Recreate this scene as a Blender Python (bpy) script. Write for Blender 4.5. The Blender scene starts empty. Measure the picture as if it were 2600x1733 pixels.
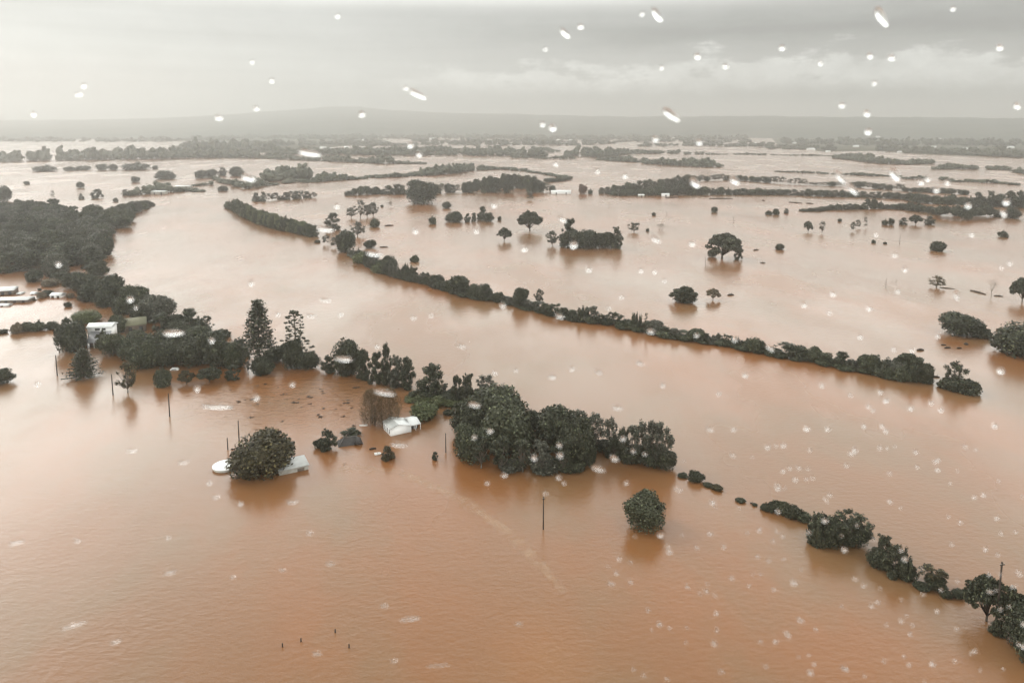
import bpy, math, random
import numpy as np
from mathutils import Vector

# ------------------------------------------------------------------ camera, sky, sun, exposure
S = bpy.context.scene
COL = S.collection
R = math.radians
PW, PH, FPX = 2600.0, 1733.0, 1878.0      # measuring frame of the photograph and focal length in its pixels
CAM_H, PITCH, CY = 90.0, R(7.67), 565.0
cam_d = bpy.data.cameras.new("camera"); cam = bpy.data.objects.new("camera", cam_d); COL.objects.link(cam)
cam.location = (0, 0, CAM_H); cam.rotation_euler = (R(90) - PITCH, 0, 0)
cam_d.sensor_width = 36; cam_d.lens = 36 * FPX / PW; cam_d.shift_y = -(PH / 2 - CY) / PW
cam_d.clip_start = 0.05; cam_d.clip_end = 60000
cam_d.dof.use_dof = True; cam_d.dof.focus_distance = 400; cam_d.dof.aperture_fstop = 8
S.camera = cam

SUN_AZ, SUN_EL = -66.0, 34.0
S.view_settings.view_transform = 'Standard'; S.view_settings.look = 'None'
S.view_settings.gamma = 1; S.view_settings.exposure = 0.31


class X:
    """a node socket with arithmetic"""
    def __init__(s, t, k): s.t, s.k = t, k
    def _m(s, op, *o):
        n = s.t.nodes.new('ShaderNodeMath'); n.operation = op
        for i, v in enumerate((s,) + o):
            if isinstance(v, X): s.t.links.new(v.k, n.inputs[i])
            else: n.inputs[i].default_value = v
        return X(s.t, n.outputs[0])
    def __add__(s, o): return s._m('ADD', o)
    __radd__ = __add__
    def __sub__(s, o): return s._m('SUBTRACT', o)
    def __mul__(s, o): return s._m('MULTIPLY', o)
    __rmul__ = __mul__
    def __truediv__(s, o): return s._m('DIVIDE', o)
    def f(s, op, *o): return s._m(op, *o)
    def ss(s, a, b, lo=0.0, hi=1.0):
        n = s.t.nodes.new('ShaderNodeMapRange'); n.interpolation_type = 'SMOOTHSTEP'
        s.t.links.new(s.k, n.inputs['Value'])
        for nm, v in (('From Min', a), ('From Max', b), ('To Min', lo), ('To Max', hi)): n.inputs[nm].default_value = v
        return X(s.t, n.outputs['Result'])


def vec(t, x, y, z):
    n = t.nodes.new('ShaderNodeCombineXYZ')
    for i, v in enumerate((x, y, z)):
        if isinstance(v, X): t.links.new(v.k, n.inputs[i])
        else: n.inputs[i].default_value = v
    return n.outputs[0]


def noise(t, v, scale, detail=4, rough=0.5):
    n = t.nodes.new('ShaderNodeTexNoise')
    if v is not None: t.links.new(v, n.inputs['Vector'])
    n.inputs['Scale'].default_value = scale; n.inputs['Detail'].default_value = detail
    n.inputs['Roughness'].default_value = rough
    return X(t, n.outputs['Fac'])


def mixc(t, fac, a, b, blend='MIX'):
    n = t.nodes.new('ShaderNodeMix'); n.data_type = 'RGBA'; n.blend_type = blend
    for s, v in ((n.inputs[0], fac), (n.inputs[6], a), (n.inputs[7], b)):
        if isinstance(v, X): t.links.new(v.k, s)
        elif isinstance(v, bpy.types.NodeSocket): t.links.new(v, s)
        elif isinstance(v, tuple): s.default_value = v + (1,) if len(v) == 3 else v
        else: s.default_value = v
    return n.outputs[2]


world = bpy.data.worlds.new("World"); S.world = world; world.use_nodes = True
wt = world.node_tree; wt.nodes.clear()
tc = wt.nodes.new('ShaderNodeTexCoord')
sep = wt.nodes.new('ShaderNodeSeparateXYZ'); wt.links.new(tc.outputs['Generated'], sep.inputs[0])
dx, dy, dz = (X(wt, sep.outputs[i]) for i in range(3))
el = dz.f('ARCSINE') * 57.29578
az = dx.f('ARCTAN2', dy) * 57.29578
n1 = noise(wt, vec(wt, az * 0.055, el * 0.30, 3.7), 1.0, 6, 0.55) - 0.5
n2 = noise(wt, vec(wt, az * 0.16, el * 0.55, 9.1), 1.0, 6, 0.55) - 0.5
n3 = noise(wt, vec(wt, az * 0.02, el * 0.9, 1.3), 1.0, 3, 0.5) - 0.5
lum = az.ss(-38, 26, 0.61, 0.375)
# banks of cloud: a pale lumpy bank low on the right, a darker sheet above it, a dim strip over the hills
low = el.ss(13, 20, 1.0, 0.0)
n4 = noise(wt, vec(wt, az * 0.30, el * 0.42, 5.5), 1.0, 7, 0.6) - 0.5
top = n2 * 6.5 + n4 * 3.0 + az.ss(5, 22, 4.0, 5.0)
bank = (top - el).ss(-0.25, 0.9) * (el + n4 * 1.6).ss(1.7, 3.4) * az.ss(-18, 6)
dark = (((el - 6.6 - n2 * 2.0) / 1.1).f('POWER', 2.0) * -1.0).f('EXPONENT') * az.ss(-12, 14)
strip = (((el - 1.7 - n2 * 1.0) / 0.8).f('POWER', 2.0) * -1.0).f('EXPONENT') * az.ss(-20, 0)
lum = lum + (bank * (n4 * 0.5 + 0.24) - dark * 0.13 - strip * 0.05) * low
lum = lum * (1.0 + n1 * 0.38 + n3 * 0.25 + n4 * 0.16)
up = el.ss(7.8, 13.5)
lum = lum * (up * -1.0 + 1.0) + up * (el.ss(27, 44, 3.2, 0.78) + n1 * 0.4)  # bright sky band above the view, added so distant water reflects paler
glow = ((((az + 52.0) / 22.0).f('POWER', 2.0) + ((el - 18.0) / 15.0).f('POWER', 2.0)) * -1.0).f('EXPONENT')   # unseen bright sky patch, added to lighten the haze and water on the left
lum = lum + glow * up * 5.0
pink = az.ss(-12, -34) * el.ss(6.0, 0.5)
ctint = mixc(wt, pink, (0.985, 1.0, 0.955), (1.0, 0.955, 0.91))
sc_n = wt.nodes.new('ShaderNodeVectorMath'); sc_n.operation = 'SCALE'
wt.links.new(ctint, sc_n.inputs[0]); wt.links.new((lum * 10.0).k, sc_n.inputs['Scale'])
sky = wt.nodes.new('ShaderNodeTexSky'); sky.sky_type = 'NISHITA'; sky.sun_disc = False
sky.sun_elevation = R(SUN_EL); sky.sun_rotation = R(SUN_AZ % 360); sky.air_density = 1.0; sky.dust_density = 3.0
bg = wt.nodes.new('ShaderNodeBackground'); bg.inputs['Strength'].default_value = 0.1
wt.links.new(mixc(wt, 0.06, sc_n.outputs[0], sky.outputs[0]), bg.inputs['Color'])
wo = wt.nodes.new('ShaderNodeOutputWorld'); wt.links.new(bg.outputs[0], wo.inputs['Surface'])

sun_d = bpy.data.lights.new("sun", 'SUN'); sun_d.energy = 0.8; sun_d.angle = R(18); sun_d.color = (1, 0.93, 0.86)
sun = bpy.data.objects.new("sun", sun_d); COL.objects.link(sun)
sdir = Vector((math.sin(R(SUN_AZ)) * math.cos(R(SUN_EL)), math.cos(R(SUN_AZ)) * math.cos(R(SUN_EL)), math.sin(R(SUN_EL))))
sun.rotation_euler = sdir.to_track_quat('Z', 'Y').to_euler(); sun.location = (0, 0, 200)
S.render.engine = 'CYCLES'
S.cycles.volume_bounces = 1; S.cycles.max_bounces = 8; S.cycles.transparent_max_bounces = 8
S.cycles.use_denoising = True

# ------------------------------------------------------------------ helpers
rng = np.random.default_rng(7); random.seed(7)


def ray(px, py):
    """world direction through a point of the photograph"""
    u = (px - PW / 2) / FPX; v = (CY - py) / FPX
    return Vector((u, math.cos(PITCH) + v * math.sin(PITCH), -math.sin(PITCH) + v * math.cos(PITCH)))


def G(px, py):
    d = ray(px, max(py, 316)); k = CAM_H / -d.z
    return Vector((d.x * k, d.y * k, 0))


def hgt(py, y):
    """height at which something standing at depth y reaches the picture row py"""
    d = ray(1300, py); return CAM_H + d.z * (y / d.y)


def mpp(p):
    """metres per photograph pixel at a point"""
    return (p.y * math.cos(PITCH) + (CAM_H - p.z) * math.sin(PITCH)) / FPX


def set_tags(o, label, cat, group=None, kind=None):
    if label: o['label'] = label
    if cat: o['category'] = cat
    if group: o['group'] = group
    if kind: o['kind'] = kind
    return o


def mesh_np(name, V, Q=None, T=None, mat=None, smooth=False):
    me = bpy.data.meshes.new(name)
    Q = np.zeros((0, 4), np.int32) if Q is None else np.asarray(Q, np.int32).reshape(-1, 4)
    T = np.zeros((0, 3), np.int32) if T is None else np.asarray(T, np.int32).reshape(-1, 3)
    V = np.asarray(V, np.float32)
    me.vertices.add(len(V)); me.vertices.foreach_set('co', V.ravel())
    me.loops.add(Q.size + T.size); me.loops.foreach_set('vertex_index', np.concatenate([Q.ravel(), T.ravel()]))
    me.polygons.add(len(Q) + len(T))
    st = np.concatenate([np.arange(len(Q)) * 4, Q.size + np.arange(len(T)) * 3]).astype(np.int32)
    me.polygons.foreach_set('loop_start', st)
    if smooth: me.polygons.foreach_set('use_smooth', np.ones(len(Q) + len(T), bool))
    me.update(calc_edges=True); me.validate()
    if mat: me.materials.append(mat)
    return me


class MB:
    """collects shapes into one mesh"""
    def __init__(s): s.V, s.Q, s.T, s.n = [], [], [], 0
    def add(s, V, Q=None, T=None):
        V = np.asarray(V, float)
        s.V.append(V)
        if Q is not None and len(Q): s.Q.append(np.asarray(Q) + s.n)
        if T is not None and len(T): s.T.append(np.asarray(T) + s.n)
        s.n += len(V); return s
    def mesh(s, name, mat, smooth=False):
        return mesh_np(name, np.concatenate(s.V), np.concatenate(s.Q) if s.Q else None, np.concatenate(s.T) if s.T else None, mat, smooth)
    def obj(s, name, mat, parent=None, smooth=False):
        o = bpy.data.objects.new(name, s.mesh(name, mat, smooth)); COL.objects.link(o); o.parent = parent; return o
    def box(s, x0, x1, y0, y1, z0, z1):
        V = [(x, y, z) for z in (z0, z1) for y in (y0, y1) for x in (x0, x1)]
        return s.add(V, [(0, 2, 3, 1), (4, 5, 7, 6), (0, 1, 5, 4), (2, 6, 7, 3), (0, 4, 6, 2), (1, 3, 7, 5)])
    def prism(s, pts, a, b, ax='y'):
        """closed outline pts (u, z) extruded along an axis from a to b"""
        n = len(pts)
        f = (lambda u, z, t: (u, t, z)) if ax == 'y' else (lambda u, z, t: (t, u, z))
        V = [f(u, z, a) for u, z in pts] + [f(u, z, b) for u, z in pts]
        Q = [(i, (i + 1) % n, n + (i + 1) % n, n + i) for i in range(n)]
        T = [(0, i + 1, i) for i in range(1, n - 1)] + [(n, n + i, n + i + 1) for i in range(1, n - 1)]
        return s.add(V, Q, T)
    def tube(s, P, r, k=6, cap=True):
        P = [Vector(p) for p in P]; V, Q, T = [], [], []
        for i, p in enumerate(P):
            d = (P[min(i + 1, len(P) - 1)] - P[max(i - 1, 0)]).normalized()
            a = d.orthogonal().normalized(); b = d.cross(a)
            for j in range(k):
                t = 2 * math.pi * j / k
                V.append(p + (a * math.cos(t) + b * math.sin(t)) * r[i])
        for i in range(len(P) - 1):
            for j in range(k):
                Q.append((i * k + j, i * k + (j + 1) % k, (i + 1) * k + (j + 1) % k, (i + 1) * k + j))
        if cap:
            V.append(P[-1]); e = len(V) - 1; o = (len(P) - 1) * k
            T += [(o + j, o + (j + 1) % k, e) for j in range(k)]
            V.append(P[0]); e = len(V) - 1
            T += [((j + 1) % k, j, e) for j in range(k)]
        return s.add([tuple(v) for v in V], Q, T)


def mat(name, col, rough=0.7, spec=0.3, var=0.0, vscale=1.0, col2=None, metal=0.0):
    m = bpy.data.materials.new(name); m.use_nodes = True; t = m.node_tree
    b = t.nodes['Principled BSDF']; b.inputs['Roughness'].default_value = rough
    b.inputs['Specular IOR Level'].default_value = spec; b.inputs['Metallic'].default_value = metal
    if var or col2:
        tcn = t.nodes.new('ShaderNodeTexCoord')
        f = noise(t, tcn.outputs['Object'], vscale, 5, 0.6)
        c2 = col2 or tuple(max(0, c * (1 - var)) for c in col)
        t.links.new(mixc(t, f.ss(0.3, 0.7), col, c2), b.inputs['Base Color'])
    else: b.inputs['Base Color'].default_value = col + (1,)
    return m


def leaf_mat(name, c1, c2, c3):
    m = bpy.data.materials.new(name); m.use_nodes = True; t = m.node_tree
    b = t.nodes['Principled BSDF']; b.inputs['Roughness'].default_value = 0.6
    b.inputs['Specular IOR Level'].default_value = 0.25
    tcn = t.nodes.new('ShaderNodeTexCoord'); oi = t.nodes.new('ShaderNodeObjectInfo'); ge = t.nodes.new('ShaderNodeNewGeometry')
    f = noise(t, tcn.outputs['Object'], 5.0, 3, 0.6)
    isl = X(t, ge.outputs['Random Per Island']); orr = X(t, oi.outputs['Random'])
    a = mixc(t, (f + (isl - 0.5) * 0.5).ss(0.3, 0.75), c1, c2)
    a = mixc(t, orr.ss(0.35, 1.0) * 0.55, a, c3)
    gl = noise(t, tcn.outputs['Object'], 3.0, 2, 0.5)
    a = mixc(t, (isl + (gl - 0.5) * 0.6).ss(0.90, 1.02) * 0.8, a, tuple(min(0.3, x * 3.2) for x in c2))
    t.links.new(a, b.inputs['Base Color'])
    return m


M = dict(
    dark=leaf_mat('foliage_dark', (0.026, 0.030, 0.019), (0.050, 0.054, 0.031), (0.043, 0.043, 0.025)),
    mid=leaf_mat('foliage_mid', (0.034, 0.040, 0.024), (0.066, 0.072, 0.040), (0.055, 0.057, 0.032)),
    olive=leaf_mat('foliage_olive', (0.034, 0.030, 0.016), (0.062, 0.054, 0.026), (0.05, 0.040, 0.022)),
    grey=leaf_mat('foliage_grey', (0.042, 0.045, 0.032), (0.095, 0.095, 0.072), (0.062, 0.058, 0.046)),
    brown=leaf_mat('foliage_brown', (0.105, 0.080, 0.050), (0.160, 0.125, 0.078), (0.12, 0.10, 0.07)),
    red=leaf_mat('foliage_russet', (0.10, 0.055, 0.040), (0.15, 0.085, 0.06), (0.11, 0.07, 0.05)),
    green=leaf_mat('foliage_green', (0.066, 0.080, 0.036), (0.11, 0.125, 0.058), (0.09, 0.10, 0.05)),
    bark=mat('bark', (0.085, 0.070, 0.055), 0.9, 0.1, 0.4, 6.0),
    palebark=mat('pale_bark', (0.20, 0.175, 0.145), 0.9, 0.1, 0.5, 6.0),
    pole=mat('weathered_timber', (0.060, 0.047, 0.038), 0.9, 0.1, 0.4, 3.0),
    white=mat('white_weatherboard', (0.83, 0.825, 0.81), 0.6, 0.3, 0.06, 0.6),
    white_roof=mat('white_sheet_roof', (0.74, 0.75, 0.74), 0.45, 0.4, 0.08, 0.5),
    grey_roof=mat('grey_sheet_roof', (0.44, 0.445, 0.43), 0.5, 0.4, 0.18, 0.6),
    dark_roof=mat('dark_tile_roof', (0.060, 0.056, 0.054), 0.8, 0.2, 0.35, 0.7),
    green_roof=mat('green_sheet_roof', (0.17, 0.165, 0.105), 0.6, 0.3, 0.2, 0.5),
    concrete=mat('grey_concrete', (0.36, 0.34, 0.30), 0.85, 0.2, 0.25, 0.8),
    shed=mat('brown_shed_wall', (0.15, 0.12, 0.095), 0.8, 0.2, 0.3, 0.8),
    glass=mat('dark_window', (0.015, 0.016, 0.018), 0.15, 0.5),
    paint=mat('white_paint', (0.8, 0.8, 0.78), 0.5, 0.3),
    twig=mat('brown_twigs', (0.150, 0.105, 0.060), 0.9, 0.1, 0.35, 3.0),
    land=mat('drowned_pasture', (0.070, 0.075, 0.050), 0.95, 0.1, 0.0, 0.004, (0.105, 0.098, 0.07)),
    hill=mat('forested_hill', (0.040, 0.046, 0.034), 0.95, 0.1, 0.0, 0.004, (0.075, 0.078, 0.06)),
)

# ------------------------------------------------------------------ water
wm = bpy.data.materials.new('muddy_floodwater'); wm.use_nodes = True; t = wm.node_tree
b = t.nodes['Principled BSDF']
tcn = t.nodes.new('ShaderNodeTexCoord'); OC = tcn.outputs['Object']
sp = t.nodes.new('ShaderNodeSeparateXYZ'); t.links.new(OC, sp.inputs[0])
wx, wy = X(t, sp.outputs[0]), X(t, sp.outputs[1])
big = noise(t, vec(t, wx * 0.011 + wy * 0.004, wy * 0.006, 0.0), 1.0, 5, 0.55)
sil = noise(t, vec(t, wx * 0.03, wy * 0.018, 4.0), 1.0, 4, 0.6)
c = mixc(t, big.ss(0.38, 0.62), (0.172, 0.085, 0.037), (0.204, 0.084, 0.029))
c = mixc(t, sil.ss(0.42, 0.68) * 0.7, c, (0.162, 0.098, 0.049))
# an orange plume of fresh silt close by
ED, PLM = G(820, 1015), G(1380, 1690)
pl = ((((wx - PLM.x) / 9.0).f('POWER', 2.0) + ((wy - PLM.y) / 16.0).f('POWER', 2.0)) * -1.0).f('EXPONENT')
c = mixc(t, (pl * (0.5 + sil)).f('MINIMUM', 1.0) * 0.38, c, (0.25, 0.108, 0.038))
t.links.new(c, b.inputs['Base Color'])
b.inputs['IOR'].default_value = 1.33
patch = noise(t, vec(t, wx * 0.016, wy * 0.008, 7.0), 1.0, 4, 0.6)
t.links.new(patch.ss(0.3, 0.7, 0.18, 0.30).k, b.inputs['Roughness'])
# ripples: short wind waves, and a rough eddying reach between the near trees
eddy = ((((wx - ED.x) / 34.0).f('POWER', 2.0) + ((wy - ED.y) / 24.0).f('POWER', 2.0)) * -1.0).f('EXPONENT')
rip = noise(t, vec(t, wx * 0.55, wy * 0.9, 0.0), 1.0, 4, 0.6)
chop = noise(t, vec(t, wx * 0.20, wy * 0.34, 2.0), 1.0, 5, 0.65)
hh = rip * patch.ss(0.35, 0.65, 0.05, 0.20) + chop * (0.08 + eddy * 1.8)
bp = t.nodes.new('ShaderNodeBump'); bp.inputs['Distance'].default_value = 1.0; bp.inputs['Strength'].default_value = 0.55
t.links.new(hh.k, bp.inputs['Height']); t.links.new(bp.outputs[0], b.inputs['Normal'])
mb = MB(); L = 12500
mb.add([(-L, -600, 0), (L, -600, 0), (L, 2 * L - 600, 0), (-L, 2 * L - 600, 0)], [(0, 1, 2, 3)])
set_tags(mb.obj('water', wm), 'brown silty floodwater spread over the whole valley', None, None, 'structure')

# ------------------------------------------------------------------ plant meshes (unit width, unit height)
def ico(sub):
    import bmesh
    bm = bmesh.new(); bmesh.ops.create_icosphere(bm, subdivisions=sub, radius=1)
    V = np.array([v.co[:] for v in bm.verts]); T = np.array([[v.index for v in f.verts] for f in bm.faces]); bm.free()
    return V, T
ICO1, ICO2 = ico(1), ico(2)


def unit(v): return v / (np.linalg.norm(v, axis=-1, keepdims=True) + 1e-9)


def leaf_quads(P, N, size, jit=0.7, asp=1.5, rg=rng):
    n = len(P)
    N = unit(unit(N) + rg.normal(0, jit, (n, 3)))
    U = unit(np.cross(N, rg.normal(0, 1, (n, 3)))); W = np.cross(N, U)
    s = size * rg.uniform(0.55, 1.35, (n, 1)); a = s * rg.uniform(1.0, asp, (n, 1))
    k = rg.uniform(0.35, 1.0, (n, 1))
    V = np.stack([P - U * a, P + W * s * k, P + U * a, P - W * s], 1).reshape(-1, 3)
    return V, np.arange(4 * n).reshape(-1, 4)


def blob_leaves(blobs, n, size, cull=0.75, zmin=0.0, jit=0.7, rg=rng, lo=0.80, hi=1.10):
    C = np.array([b[0] for b in blobs], float); Rr = np.array([b[1] for b in blobs], float)
    w = (Rr[:, 0] * Rr[:, 1] + Rr[:, 0] * Rr[:, 2] * 2); w /= w.sum()
    m = int(n * 2.2); id_ = rg.choice(len(blobs), m, p=w)
    D = unit(rg.normal(0, 1, (m, 3)))
    P = C[id_] + D * Rr[id_] * rg.uniform(lo, hi, (m, 1))
    keep = P[:, 2] > zmin
    for i in range(len(blobs)):
        q = (((P - C[i]) / Rr[i]) ** 2).sum(1)
        keep &= ~((q < cull ** 2) & (id_ != i))
    P, D = P[keep][:n], D[keep][:n]
    return leaf_quads(P, D, size, jit, rg=rg)


def hull(mb, blobs, k, ic=ICO2, rough=0.12, rg=rng, zmin=-0.06):
    V0, T0 = ic
    for c, r in blobs:
        ph = rg.uniform(0, 6.28, 3)
        d = 1 + rough * (np.sin(V0 @ np.array([5.1, 3.3, 4.2]) + ph[0]) + np.sin(V0 @ np.array([-4.0, 6.1, 3.0]) + ph[1]))
        V = np.array(c) + V0 * np.array(r) * k * d[:, None]
        V[:, 2] = np.maximum(V[:, 2], zmin)
        mb.add(V, None, T0)


def fit(mb):
    V = np.concatenate(mb.V); q = np.quantile(V, [0.004, 0.996], axis=0)
    w = max(q[1, 0] - q[0, 0], q[1, 1] - q[0, 1]); h = q[1, 2]
    s = np.array([1 / w, 1 / w, 1 / h]); o = np.array([(q[0, 0] + q[1, 0]) / 2, (q[0, 1] + q[1, 1]) / 2, 0])
    mb.V = [(v - o) * s for v in mb.V]
    return s, o


def trunk_mesh(name, tips, hr, r0, fork, sxy, off, m, k=6, base=0.0):
    """tapered trunk with limbs running to the clumps"""
    mb = MB(); fz = fork
    b0 = Vector((base, 0, -0.12)); f0 = Vector((base * 0.5 + 0.01, 0.01, fz))
    mb.tube([b0, b0.lerp(f0, 0.5) + Vector((0.008, -0.006, 0)), f0], [r0 * 1.25, r0, r0 * 0.75], k)
    for tp in tips:
        tp = Vector(tp); mid = f0.lerp(tp, 0.5) + Vector((0, 0, 0.03))
        mb.tube([f0 - Vector((0, 0, fz * 0.25)), mid, tp], [r0 * 0.55, r0 * 0.36, r0 * 0.14], 4)
    for i in range(len(mb.V)): mb.V[i] = (mb.V[i] - off) * sxy
    return mb.mesh(name, m, True)


PLANTS = {}


def make_plant(kind, seed):
    rg = np.random.default_rng(seed); mb = MB(); tr = None; bark = M['bark']
    if kind in ('round', 'bush', 'mound'):
        hr, nb = {'round': (0.85, 30), 'bush': (0.62, 24), 'mound': (0.5, 18)}[kind]
        main0 = (np.array([0, 0, hr * 0.40]), np.array([0.34, 0.34, hr * 0.42])); bl = [main0]; lobes = [main0]
        for i in range(4):
            a = rg.uniform(0, 6.28); q = rg.uniform(0.12, 0.24); r = rg.uniform(0.16, 0.27)
            lobes.append((np.array([math.cos(a) * q, math.sin(a) * q, hr * rg.uniform(0.22, 0.62)]), np.array([r, r, hr * rg.uniform(0.22, 0.36)])))
        bl += lobes[1:]
        for i in range(nb):
            main = lobes[rg.integers(5)]; d = unit(rg.normal(0, 1, 3)); d[2] = abs(d[2]) * 1.0 - (0.35 if rg.random() < 0.55 else 0.0)
            c = main[0] + unit(d) * main[1] * rg.uniform(0.72, 1.02); c[2] = max(c[2], 0.05)
            r = rg.uniform(0.08, 0.18); bl.append((c, np.array([r, r, r * 0.8])))
        for i in range(nb * 2):
            c0, r0 = bl[5 + rg.integers(nb)]; d = unit(rg.normal(0, 1, 3)); d[2] = abs(d[2]) * 0.8
            r = rg.uniform(0.030, 0.065); bl.append((c0 + d * r0 * 1.0, np.array([r, r, r * 0.7])))
        hull(mb, bl, 0.80, ICO1, rg=rg)
        if kind == 'round': V, Q = blob_leaves(bl, 7000, 0.021, 0.8, 0.0, 0.9, rg=rg, lo=0.7, hi=1.32)
        else:
            for i in range(16):
                a = rg.uniform(0, 6.28); q = math.sqrt(rg.uniform(0, 1)) * 0.40; r = rg.uniform(0.035, 0.075)
                bl.append((np.array([math.cos(a) * q, math.sin(a) * q, hr * (0.95 - q * 1.3) * rg.uniform(0.75, 1.25)]), np.array([r, r, r * rg.uniform(1.0, 2.2)])))
            V, Q = blob_leaves(bl, 3600, 0.036, 0.9, 0.0, 0.9, rg=rg, lo=0.7, hi=1.5)
        mb.add(V, Q)
        s, o = fit(mb)
        if kind == 'round': tr = trunk_mesh('trunk', [(0.16, 0.1, hr * .5), (-0.17, 0.05, hr * .5), (0.02, -0.18, hr * .45)], hr, 0.03, hr * 0.28, s, o, bark)
    elif kind == 'spread':
        hr = 0.62; bl = []; tips = []
        for i in range(52):
            a = rg.uniform(0, 6.28); q = math.sqrt(rg.uniform(0, 1)) * 0.45
            z = 0.10 + 0.50 * math.sqrt(max(0, 1 - (q / 0.5) ** 2)) * rg.uniform(0.45, 1.0)
            r = rg.uniform(0.05, 0.12); bl.append((np.array([math.cos(a) * q, math.sin(a) * q, z]), np.array([r, r, r * 0.5])))
            if i % 3 == 0: tips.append(tuple(bl[-1][0]))
        hull(mb, bl, 0.66, ICO1, rg=rg); V, Q = blob_leaves(bl, 5600, 0.020, 0.8, rg=rg, hi=1.3); mb.add(V, Q)
        s, o = fit(mb); tr = trunk_mesh('trunk', tips, hr, 0.028, 0.10, s, o, bark)
    elif kind in ('gum', 'slim'):
        hr = 1.35 if kind == 'gum' else 2.3; bl = []; tips = []
        for i in range(40 if kind == 'gum' else 34):
            z = rg.uniform(0.26, 0.97); a = rg.uniform(0, 6.28)
            prof = math.sin(math.pi * min(1, (z - 0.08) / 0.95)) ** 0.55
            q = rg.uniform(0.35, 1.0) * 0.40 * prof
            r = rg.uniform(0.040, 0.088); bl.append((np.array([math.cos(a) * q, math.sin(a) * q, z * hr]), np.array([r, r, r * 1.25])))
            if i % 2 == 0: tips.append(tuple(bl[-1][0]))
        hull(mb, bl, 0.42, ICO1, rg=rg); V, Q = blob_leaves(bl, 3000, 0.021, 0.5, rg=rg, lo=0.4, hi=1.4); mb.add(V, Q)
        s, o = fit(mb); tr = trunk_mesh('trunk', tips, hr, 0.026, hr * 0.16, s, o, M['palebark'])
    elif kind == 'leafy':                       # tall crown that reaches the water, ragged top
        hr = 1.25; bl = []
        for i in range(60):
            z = rg.uniform(0.02, 0.97) ** 1.0; a = rg.uniform(0, 6.28)
            q = rg.uniform(0.2, 1.0) * 0.42 * (1 - max(0, z - 0.5) * 0.9)
            r = rg.uniform(0.05, 0.135) * (1.15 - 0.4 * z); bl.append((np.array([math.cos(a) * q, math.sin(a) * q, z * hr]), np.array([r, r, r * 1.1])))
        hull(mb, bl, 0.72, ICO1, rg=rg); V, Q = blob_leaves(bl, 6000, 0.021, 0.8, rg=rg, lo=0.7, hi=1.32); mb.add(V, Q)
        s, o = fit(mb); tr = trunk_mesh('trunk', [(0.15, 0.1, hr * .6), (-0.16, 0.05, hr * .55), (0.02, -0.1, hr * .75)], hr, 0.028, hr * 0.25, s, o, M['palebark'])
    elif kind == 'spiky':                       # thicket of upright spires
        hr = 1.0; bl = [(np.array([0, 0, 0.2]), np.array([0.40, 0.40, 0.22]))]
        for i in range(17):
            a = rg.uniform(0, 6.28); q = math.sqrt(rg.uniform(0, 1)) * 0.40; h = rg.uniform(0.20, 0.5)
            bl.append((np.array([math.cos(a) * q, math.sin(a) * q, h]), np.array([rg.uniform(.05, .10)] * 2 + [h])))
        hull(mb, bl, 0.85, rg=rg); V, Q = blob_leaves(bl, 3600, 0.030, 0.9, rg=rg, hi=1.4); mb.add(V, Q)
        s, o = fit(mb)
    elif kind in ('norfolk', 'conifer'):
        hr = 2.05 if kind == 'norfolk' else 1.25; P, N = [], []
        nt = 15 if kind == 'norfolk' else 12
        tb = MB(); tb.tube([(0, 0, -0.1), (0, 0, hr * 0.5), (0, 0, hr * 0.99)], [0.028, 0.02, 0.006], 6)
        for i in range(nt):
            f = i / (nt - 1)
            z0 = hr * ((0.22 if kind == 'norfolk' else 0.06) + (0.72 if kind == 'norfolk' else 0.90) * f)
            rad = 0.48 * (1 - f) ** 0.75 + (0.09 if kind == 'norfolk' else 0.04)
            if kind == 'norfolk' and 0.1 < f < 0.35: rad *= 0.86
            for j in range(7):
                a = j * 2 * math.pi / 7 + i * 0.7 + rg.uniform(-.2, .2); rr = rad * rg.uniform(0.72, 1.08)
                tip = Vector((math.cos(a) * rr, math.sin(a) * rr, z0 + 0.10 * rr + 0.02))
                tb.tube([(0, 0, z0), tip * 0.5 + Vector((0, 0, z0 * 0.5 - 0.02)), tip], [0.009, 0.007, 0.004], 3, False)
                m_ = 46 if kind == 'norfolk' else 60
                tt = rg.uniform(0.22, 1.02, m_) ** 0.8
                p = np.stack([math.cos(a) * rr * tt, math.sin(a) * rr * tt, z0 + (0.12 * tt - 0.03) * rr], 1)
                p += rg.normal(0, 1, (m_, 3)) * np.array([0.035, 0.035, 0.016]) * (0.6 + tt[:, None] * 0.6)
                P.append(p); N.append(np.tile([0, 0, 1.0], (m_, 1)))
        V, Q = leaf_quads(np.concatenate(P), np.concatenate(N), 0.026, 0.6, rg=rg); mb.add(V, Q)
        s, o = fit(mb); o = o * 0
        tb.V = [(v - o) * s for v in tb.V]; tr = tb.mesh('trunk', M['bark'], True)
    elif kind == 'bunya':                       # bare stem with foliage tufts at the branch ends
        hr = 1.75; bl = []; tb = MB()
        tb.tube([(0, 0, -0.1), (0.01, 0, hr * 0.5), (0, 0, hr * 0.98)], [0.022, 0.016, 0.008], 6)
        for i in range(13):
            f = i / 12; z0 = hr * (0.20 + 0.68 * f)
            rad = 0.47 * (1 - f * 0.62) * (0.8 + 0.2 * math.sin(f * 9))
            for j in range(7):
                a = j * 0.9 + i * 0.53 + rg.uniform(-.3, .3); rr = rad * rg.uniform(0.78, 1.06)
                tip = (math.cos(a) * rr, math.sin(a) * rr, z0 + rg.uniform(-.02, .05))
                tb.tube([(0, 0, z0 - 0.02), tip], [0.005, 0.003], 3, False)
                r = rg.uniform(0.020, 0.036); bl.append((np.array(tip), np.array([r * 1.3, r * 1.3, r * 0.8])))
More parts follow.
